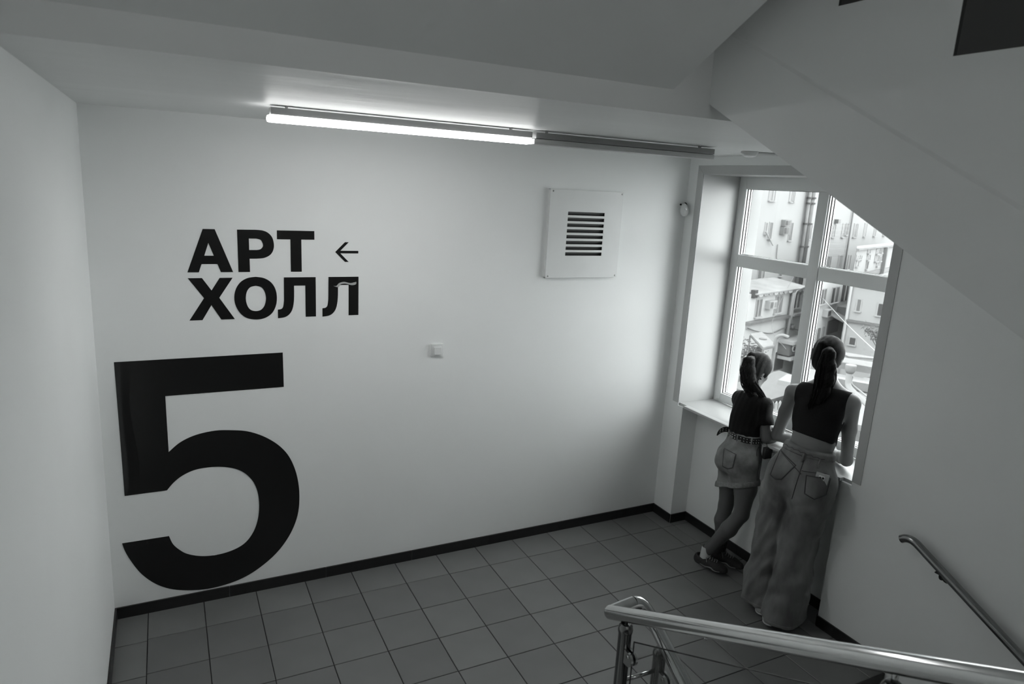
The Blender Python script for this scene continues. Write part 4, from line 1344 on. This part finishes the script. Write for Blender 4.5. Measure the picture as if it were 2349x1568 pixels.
# ------------------------------------------------------------------ the courtyard beyond the window
struct(MB().box(4.3, 130, -60, 130, -15.4, -15).build('courtyard_ground', M['ground']), 'pale paved courtyard far below')
def block(name, label, O, ang, s0, s1, z0, z1, depth, wins, mw, skew=0.0, trim=M['facade']):
    """a house: wall with its front on the line through O in direction ang (front faces the viewer), windows (s0, s1, z0, z1)"""
    a = math.radians(ang)
    d = Vector((math.cos(a), math.sin(a), 0)); n = d.cross(Vector((0, 0, 1)))
    if n.dot(Vector((CAM[0] - O[0], CAM[1] - O[1], 0))) < 0: n = -n
    T = Matrix(((d.x, -n.x, 0, O[0]), (d.y, -n.y, 0, O[1]), (0, 0, 1, 0), (0, 0, 0, 1)))     # local: s, depth, z
    t = thing(name, label, 'building', (O[0] + d.x * s0, O[1] + d.y * s0, -15))
    MB(T).prism([(s0, 0), (s1, 0), (s1 + skew * depth, depth), (s0 + skew * depth, depth)], (0, 0, z0), (1, 0, 0), (0, 1, 0), (0, 0, z1 - z0)).build('wall', mw, t)
    for q in wins:
        ws0, ws1, wz0, wz1 = q[:4]
        m_ = q[4] if len(q) > 4 else M['extpane']
        b = MB(T); k = .10; e = .06
        b.box(ws0 - k, ws0, -e, 0, wz0, wz1); b.box(ws1, ws1 + k, -e, 0, wz0, wz1); b.box(ws0 - k, ws1 + k, -e, 0, wz1, wz1 + k)
        b.box(ws0 - k - .05, ws1 + k + .05, -.22, 0, wz0 - .10, wz0)
        fr = b.build('window', trim, t)
        MB(T).box(ws0, ws1, -.025, 0, wz0, wz1).build('pane', m_, fr)
        if ws1 - ws0 > .9 and len(q) < 6:
            MB(T).box((ws0 + ws1) / 2 - .06, (ws0 + ws1) / 2 + .06, -.05, 0, wz0, wz1).build('glazing_bar', trim, fr)
    return t, T
D_ = M['extdark']; Gm = M['extmid']
A_, TA = block('house', 'plain white house wall with narrow windows and twin downpipes, seen through upper left pane', (58.79, 50.42), 16.0, -26, 7.9, -15, 13, 4,
 [(-1.34, -.64, 2.47, 4.2), (-.40, -.08, 2.49, 4.2), (3.30, 3.81, 2.47, 4.2), (4.23, 4.44, 2.53, 4.2), (-1.32, -.92, -1.03, .12), (-.38, .27, -1.58, .16, Gm), (4.28, 5.03, -1.80, .14, Gm), (-1.53, -.80, -5.84, -4.2), (-.39, -.12, -5.81, -4.2), (3.34, 3.98, -5.81, -4.5)], M['facade'])
for k, (s_, zt, r_, mm) in enumerate(((7.25, 9, .20, M['extgrey']), (7.95, 9, .34, Gm))):
    o = MB(TA).tube([(s_, -.42, zt), (s_, -.42, -8)], r_, 10).build('downpipe', mm, A_, True)
    for z_ in (3.0, 2.4, 0.1, -2.5, -5): MB(TA).tube([(s_, -.42, z_ - .09), (s_, -.42, z_ + .09)], r_ * 1.35, 10).build('collar', D_, o)
for s0, s1, z0, z1 in ((2.16, 3.60, -.18, .49), (2.07, 3.60, -1.09, -.26)):
    o = MB(TA).box(s0, s1, -.5, 0, z0, z1).build('air_conditioner', M['extgrey'], A_)
    MB(TA).box(s0 + .12, s0 + .62, -.53, -.5, z0 + .10, z1 - .08).build('grille', D_, o)
    MB(TA).box(s0 + .85, s0 + 1.2, -.53, -.5, z0 + .10, z1 - .08).build('grille', Gm, o)
MB(TA).tube([(-1.6, -.3, -.75), (.4, -.3, -2.25)], .07, 6).build('wall_cable', M['facade'], A_)
MB(TA).tube([(1.9, -.1, -2.2), (2.0, -.1, -3.6), (2.9, -.1, -4.7)], .05, 6).build('wall_cable', M['extgrey'], A_)
B_, TB = block('house', 'long white house running away, rows of tall windows, seen through upper right pane', (81.59, 58.24), 20.1, -16.3, 60, -15, 13, 8,
 [(-14.53, -13.62, -1.72, 0.11), (-15.72, -15.18, 3.03, 4.31), (-6.77, -5.58, -1.62, -0.15), (-2.92, -2.07, -1.68, 0.01), (-1.61, -0.85, -1.41, 0.04), (1.57, 2.48, -1.75, 0.0), (2.81, 3.16, -1.69, 0.0), (6.0, 6.98, -1.75, 0.03), (10.55, 11.51, -1.75, 0.03), (15.14, 16.1, -1.75, 0.03), (-6.96, -6.05, -5.93, -4.09), (-5.76, -5.4, -5.93, -4.12), (-2.61, -1.81, -6.14, -4.14), (-1.42, -1.09, -6.14, -4.17), (1.39, 2.24, -6.35, -4.24)], M['facade'])
MB(TB).box(-6.3, -5.5, -.5, 0, .10, .60).build('air_conditioner', Gm, B_)
MB(TB).tube([(-.3, -.2, 9), (-.3, -.2, -9)], .10, 8).build('downpipe', M['extgrey'], B_, True)
C_, TC = block('house', 'low pale house with a cornice and paired small windows beyond the flat roof', (68.07, 44.63), 21.7, -6.0, 30, -15, -1.78, 1.4,
 [(-2.06, -1.11, -2.38, -1.98), (1.31, 2.44, -2.56, -2.07), (2.98, 3.44, -2.49, -2.11), (-5.71, -4.63, -2.87, -2.49), (-4.32, -3.92, -2.91, -2.56), (-1.89, -.83, -3.06, -2.58), (1.22, 2.35, -3.38, -2.76), (2.97, 3.51, -3.41, -2.94), (-5.53, -4.74, -3.58, -3.12), (-1.81, -1.07, -4.04, -3.30, D_), (2.32, 2.78, -3.94, -3.56)], M['facade2'], 3.6)
MB(TC).box(-6.3, 30, -.30, 0, -1.90, -1.72).build('cornice', M['extgrey'], C_)
MB(TC).box(4.3, 4.7, -.4, 0, -15, -1.9).build('downpipe', M['extgrey'], C_)
MB(TC).box(-6.2, 30, -.10, 0, -4.8, -4.35).build('plinth', M['extmid'], C_)
DD_, TD = block('house', 'white two storey house with a scalloped grey eave, seen through lower left pane', (50.06, 40.96), 16.4, -4.4, 6.4, -15, -5.62, 3.4,
 [(-2.99, -1.99, -7.78, -6.22, Gm), (.65, 2.02, -7.75, -6.18), (4.45, 4.97, -7.60, -6.13, D_), (5.29, 5.74, -7.60, -6.18, Gm)], M['facade3'])
MB(TD).prism([(-.45, -5.66), (-.45, -5.56), (3.2, -5.12), (3.4, -5.12), (3.4, -5.62)], (-4.0, 0, 0), (0, 1, 0), (0, 0, 1), (10.6, 0, 0)).build('roof', M['extgrey'], DD_)
for k in range(11):
    s_ = -3.5 + k * .95
    MB(TD).prism([(0, 0), (.86, 0), (.80, -.20), (.43, -.30), (.06, -.20)], (s_, -.42, -5.62), (1, 0, 0), (0, 0, 1), (0, .08, 0)).build('eave_scallop', M['extgrey'] if k % 3 else M['facade'], DD_)
MB(TD).box(-4.05, -3.5, -.3, .1, -5.95, -5.25).build('eave_end', D_, DD_)
MB(TD).box(-4.6, 3.1, -.55, 0, -8.28, -8.06).build('ledge', Gm, DD_)
MB(TD).box(3.85, 6.4, -.55, 0, -8.24, -8.04).build('ledge', M['extgrey'], DD_)
MB(TD).tube([(3.35, -.35, -5.9), (3.35, -.35, -12)], .16, 8).build('downpipe', M['extgrey'], DD_, True)
MB(TD).tube(spline([(5.6, -.35, -5.5), (4.2, -.35, -5.7), (3.7, -.35, -6.2), (3.7, -.35, -8.6)], 4), .12, 8).build('wall_pipe', M['facade'], DD_, True)
o = MB(TD).box(-1.3, 0.05, -.5, 0, -7.15, -6.40).build('air_conditioner', M['facade'], DD_)
MB(TD).box(-1.22, -.74, -.53, -.5, -7.05, -6.48).build('grille', Gm, o)
MB(TD).box(-.42, -.05, -.53, -.5, -7.0, -6.55).build('grille', M['extgrey'], o)
o = MB(TD).box(2.5, 6.3, -1.2, 0, -11.85, -10.75).build('machine_shelf', M['extmid'], DD_)
MB(TD).lathe([(.34, 0), (.34, .10), (.24, .12), (.10, .05)], (3.2, -1.2, -11.2), (0, -1, 0), 18).build('fan', M['facade'], o, True)
MB(TD).lathe([(.20, .12), (.02, .13)], (3.2, -1.2, -11.2), (0, -1, 0), 14).build('fan_hub', D_, o, True)
MB(TD).box(2.3, 6.4, -1.5, 0, -10.72, -10.40).build('canopy_slab', M['facade'], DD_)
MB(TD).box(2.5, 6.4, -1.4, 0, -12.3, -12.0).build('canopy_slab', M['facade2'], DD_)
MB(TD).box(1.87, 4.03, -.06, 0, -13.53, -11.7).build('doorway', D_, DD_)
MB(TD).box(-.2, .9, -.06, 0, -13.6, -12.2).build('doorway', Gm, DD_)
MB(TD).lathe([(.3, 0), (.3, .3), (.12, .4)], (4.6, -.0, -9.4), (0, -1, 0), 14).build('vent_cap', Gm, DD_, True)
MB(TD).tube(spline([(-4.4, -.2, -8.6), (-2.5, -.25, -9.1), (.5, -.2, -9.6), (3.2, -.2, -9.35), (6.2, -.2, -9.9)], 3), .05, 5).build('wall_cable', Gm, DD_)
E_, TE = block('house', 'white house with dark tall windows and a shaded balcony bay, through lower right pane', (58.42, 41.10), 19.8, -5.5, 4.3, -15, -4.35, 2,
 [(-3.59, -2.85, -6.83, -5.43, Gm), (-2.70, -2.20, -6.83, -5.43, Gm), (-.59, .20, -6.96, -5.48, D_), (.55, 1.33, -6.96, -5.48, Gm)], M['facade3'], 2.8)
MB(TE).box(2.32, 3.99, -.05, 0, -7.0, -5.2).build('loggia', D_, E_)
b = MB(TE).box(3.05, 3.2, -.12, 0, -7.0, -5.2); b.build('loggia_post', M['facade'], E_)
MB(TE).box(1.7, 4.4, -.9, 0, -8.6, -7.45).build('balcony', Gm, E_)
for k in range(4):
    MB(TE).box(1.7, 4.4, -1.0, -.9, -8.5 + k * .3, -8.40 + k * .3).build('balcony_rail', D_, E_)
MB(TE).prism([(-1.8, -8.75), (-1.8, -8.66), (0, -8.0), (0, -8.1)], (-.5, 0, 0), (0, 1, 0), (0, 0, 1), (4.7, 0, 0)).build('porch_roof', M['extgrey'], E_)
MB(TE).box(-.4, 2.6, -.1, 0, -10.1, -8.75).build('porch_opening', D_, E_)
MB(TE).box(1.0, 1.3, -1.7, -1.5, -15, -8.7).build('porch_post', M['extgrey'], E_)
MB(TE).box(-2.3, -1.1, -.5, 0, -8.1, -7.4).build('air_conditioner', M['facade'], E_)
MB(TE).box(-2.2, -1.5, -.53, -.5, -8.0, -7.5).build('grille', D_, E_)
for k in range(4):
    MB(TE).box(-5.0 + k * 1.1, -4.5 + k * 1.1, -.1, 0, -11 + .2 * (k % 2), -9.2).build('shutter', M['extgrey'] if k % 2 else Gm, E_)
F_, TF = block('house', 'blank white gable house with one narrow window and a ledge, tree in front', (57.82, 36.91), 111.7, -9, 1.75, -15, -4.55, 16,
 [(.57, .86, -7.08, -6.01, Gm, 1), (-1.35, -.95, -7.21, -6.13, D_, 1), (.49, .99, -10.31, -9.65, D_, 1), (-4.5, -3.9, -7.2, -6.1, Gm, 1)], M['facade'])
MB(TF).box(-9, 1.5, -.35, 0, -8.15, -7.97).build('ledge', Gm, F_)
MB(TF).tube([(1.55, -.2, -4.6), (1.55, -.2, -15)], .13, 8).build('downpipe', M['facade2'], F_, True)
MB(TF).box(-9.2, 1.95, -.25, 16, -4.62, -4.45).build('roof_edge', M['extgrey'], F_)
# things standing in the courtyard
t = thing('yard_canopy', 'flat grey yard canopy on thin posts below the house with scalloped eave', 'canopy', (41.6, 33.7, -15))
cs = [(42.09, 35.50), (43.83, 35.94), (41.02, 31.86), (39.27, 31.42)]
MB().prism(cs, (0, 0, -8.2), (1, 0, 0), (0, 1, 0), (0, 0, .14)).build('roof_sheet', M['extgrey'], t)
MB().prism([(x * 1.0 + (x - 41.5) * .02, y + (y - 33.7) * .02) for x, y in cs], (0, 0, -8.28), (1, 0, 0), (0, 1, 0), (0, 0, .07)).build('rim', Gm, t)
for x, y in cs:
    MB().tube([(x, y, -8.2), (x, y, -15)], .07, 6).build('post', Gm, t)
MB().lathe([(.30, 0), (.30, .08), (.1, .12)], (41.5, 33.6, -8.06), (0, 0, 1), 10).build('roof_vent', Gm, t)
o = MB().tube(spline([(40.98, 31.9, -15), (40.98, 31.9, -9), (40.98, 31.9, -7.75), (41.03, 31.80, -7.42), (41.22, 31.5, -7.27), (41.45, 31.15, -7.36)], 4), .13, 12).build('exhaust_pipe', M['rooflight'], None, True)
tag(o, 'white exhaust pipe bent over at the top beside the yard canopy', 'pipe')
def bush(name, label, c, rad, h, nleaf, ls, trunk=True, cat='tree'):
    t = thing(name, label, cat, (c[0], c[1], -15))
    b = MB(); rnd = random.Random(int(c[0] * 7))
    tips = []
    b.tube([(c[0], c[1], -15), (c[0] + .1, c[1], c[2] - rad)], .12, 7)
    for i in range(16):
        a = rnd.uniform(0, 6.28); e_ = rnd.uniform(-.3, 1.2)
        tp = Vector((c[0] + math.cos(a) * rad * rnd.uniform(.5, 1), c[1] + math.sin(a) * rad * rnd.uniform(.5, 1), c[2] + math.sin(e_) * h * rnd.uniform(.4, 1)))
        b.tube(spline([(c[0] + .1, c[1], c[2] - rad * .9), (c[0] + (tp.x - c[0]) * .45, c[1] + (tp.y - c[1]) * .45, c[2] - rad * .2), tp], 3), .035, 5)
        tips.append(tp)
    b.build('trunk', Gm, t, True)
    b = MB()
    for i in range(nleaf):
        tp = rnd.choice(tips)
        p = tp + Vector((rnd.gauss(0, 1), rnd.gauss(0, 1), rnd.gauss(0, 1))) * rad * .20
        u_ = Vector((rnd.gauss(0, 1), rnd.gauss(0, 1), rnd.gauss(0, 1))).normalized(); v_ = u_.orthogonal().normalized()
        L_ = ls * rnd.uniform(.6, 1.4)
        b.add([p - u_ * L_, p + v_ * L_ * .45, p + u_ * L_, p - v_ * L_ * .45], [(0, 1, 2, 3)])
    b.build('foliage', M['leaf'], t)['kind'] = 'stuff'
bush('small_tree', 'loose leafy tree in front of the blank white gable', (53.3, 32.0, -8.3), 1.15, 1.0, 420, .14)
bush('climber_bush', 'dull leafy bush at the foot of the house, left of the yard canopy', (42.9, 36.8, -10.4), 1.6, 1.4, 700, .15, cat='bush')
t = thing('low_roof', 'low flat roof edge with a dark sagging eave right of the taller person', 'roof', (38.5, 23.5, -15))
MB().prism([(41.3, 27.2), (45.5, 20.0), (44.0, 19.0), (39.9, 26.2)], (0, 0, -8.2), (1, 0, 0), (0, 1, 0), (0, 0, .45)).build('slab', M['rooflight'], t)
MB().prism([(39.6, 25.6), (41.0, 22.9), (39.0, 24.2)], (0, 0, -7.05), (1, 0, 0), (0, 1, 0), (0, 0, .12)).build('eave', Gm, t)
MB().prism([(38, 27), (43.0, 18.5), (33.5, 13.5), (29.5, 20)], (0, 0, -8.6), (1, 0, 0), (0, 1, 0), (0, 0, .3)).build('roof_sheet', M['rooflight'], t)
MB().box(38.5, 41.5, 20.5, 24.2, -15, -8.5).build('wall', M['facade2'], t)
t = thing('rain_funnel', 'bent zinc downpipe with a funnel just outside, right of taller person', 'downpipe', (23.6, 12.8, -15))
MB().tube(spline([(23.61, 12.80, -3.75), (23.60, 12.80, -4.05), (23.55, 12.70, -4.30), (23.3, 12.2, -4.42), (22.5, 10.75, -4.55), (21.8, 9.5, -4.7)], 5), .115, 16).build('pipe', M['rooflight'], t, True)
MB().lathe([(.12, 0), (.19, .12), (.20, .30), (.20, .34), (.17, .34)], (23.61, 12.80, -3.80), (0, 0, 1), 16).build('funnel', M['extmid'], t, True)
MB().tube(spline([(23.75, 12.75, -3.9), (23.72, 12.72, -4.2), (23.4, 12.0, -4.32), (22.0, 9.5, -4.52)], 5), .035, 8).build('side_pipe', M['extgrey'], t, True)
t = thing('parapet', 'pale sheet metal parapet with grey band behind the zinc downpipe', 'parapet', (25.5, 11.5, -15))
MB().prism([(24.2, 14.6), (27.4, 9.0), (27.7, 9.2), (24.5, 14.8)], (0, 0, -4.75), (1, 0, 0), (0, 1, 0), (0, 0, .34)).build('band', Gm, t)
MB().prism([(23.0, 15.6), (26.4, 8.4), (27.6, 9.0), (24.2, 16.2)], (0, 0, -5.0), (1, 0, 0), (0, 1, 0), (0, 0, .2)).build('coping', M['rooflight'], t)
for k in range(9):
    x0, y0 = 20.2 + k * .34, 13.6 - k * .66
    MB().prism([(0, 0), (.28, -.54), (.34, -.51), (.06, .03)], (x0, y0, -9.0), (1, 0, 0), (0, 1, 0), (0, 0, 3.4)).build('cladding_board', M['facade2'], t)
t = thing('picket_fence', 'grey picket fence low in the courtyard, between the two people', 'fence', (27.2, 18.4, -15))
MB().box(25.6, 28.6, 18.8, 18.9, -8.0, -7.85).build('rail', Gm, t)
for k in range(12):
    x = 25.7 + k * .25
    MB().prism([(0, 0), (.14, 0), (.14, 1.0), (.07, 1.12), (0, 1.0)], (x, 18.72, -8.2), (1, 0, 0), (0, 0, 1), (0, .06, 0)).build('picket', M['extgrey'], t)
MB().box(25.6, 28.6, 18.9, 26, -15, -8.2).build('shed_wall', M['extmid'], t)
t = thing('dark_shed', 'grey shed with lean roof behind the shorter person', 'shed', (36, 27, -15))
MB().box(35.0, 39.0, 26.5, 29.5, -15, -10.2).build('wall', Gm, t)
MB().prism([(34.6, -10.3), (39.4, -9.6), (39.4, -9.4), (34.6, -10.1)], (0, 26.2, 0), (1, 0, 0), (0, 0, 1), (0, 3.6, 0)).build('roof', M['extmid'], t)
MB().box(35.8, 36.8, 26.44, 26.5, -14, -11.4).build('door', D_, t)
for k, pts in enumerate((((50.3, 35.8, -5.4), (38.9, 24.9, -4.75), (29.4, 15.95, -3.96), (23.0, 9.9, -3.3)), ((55.5, 43.6, -4.6), (46, 37.0, -7.6), (40.0, 30.0, -7.9)))):
    o = MB().tube(spline(pts, 5), .018, 5).build('overhead_cable', M['facade'] if k == 0 else Gm, None)
    tag(o, ('pale cable slanting down across the lower right pane', 'thin dark cable slanting across the lower left pane')[k], 'cable')
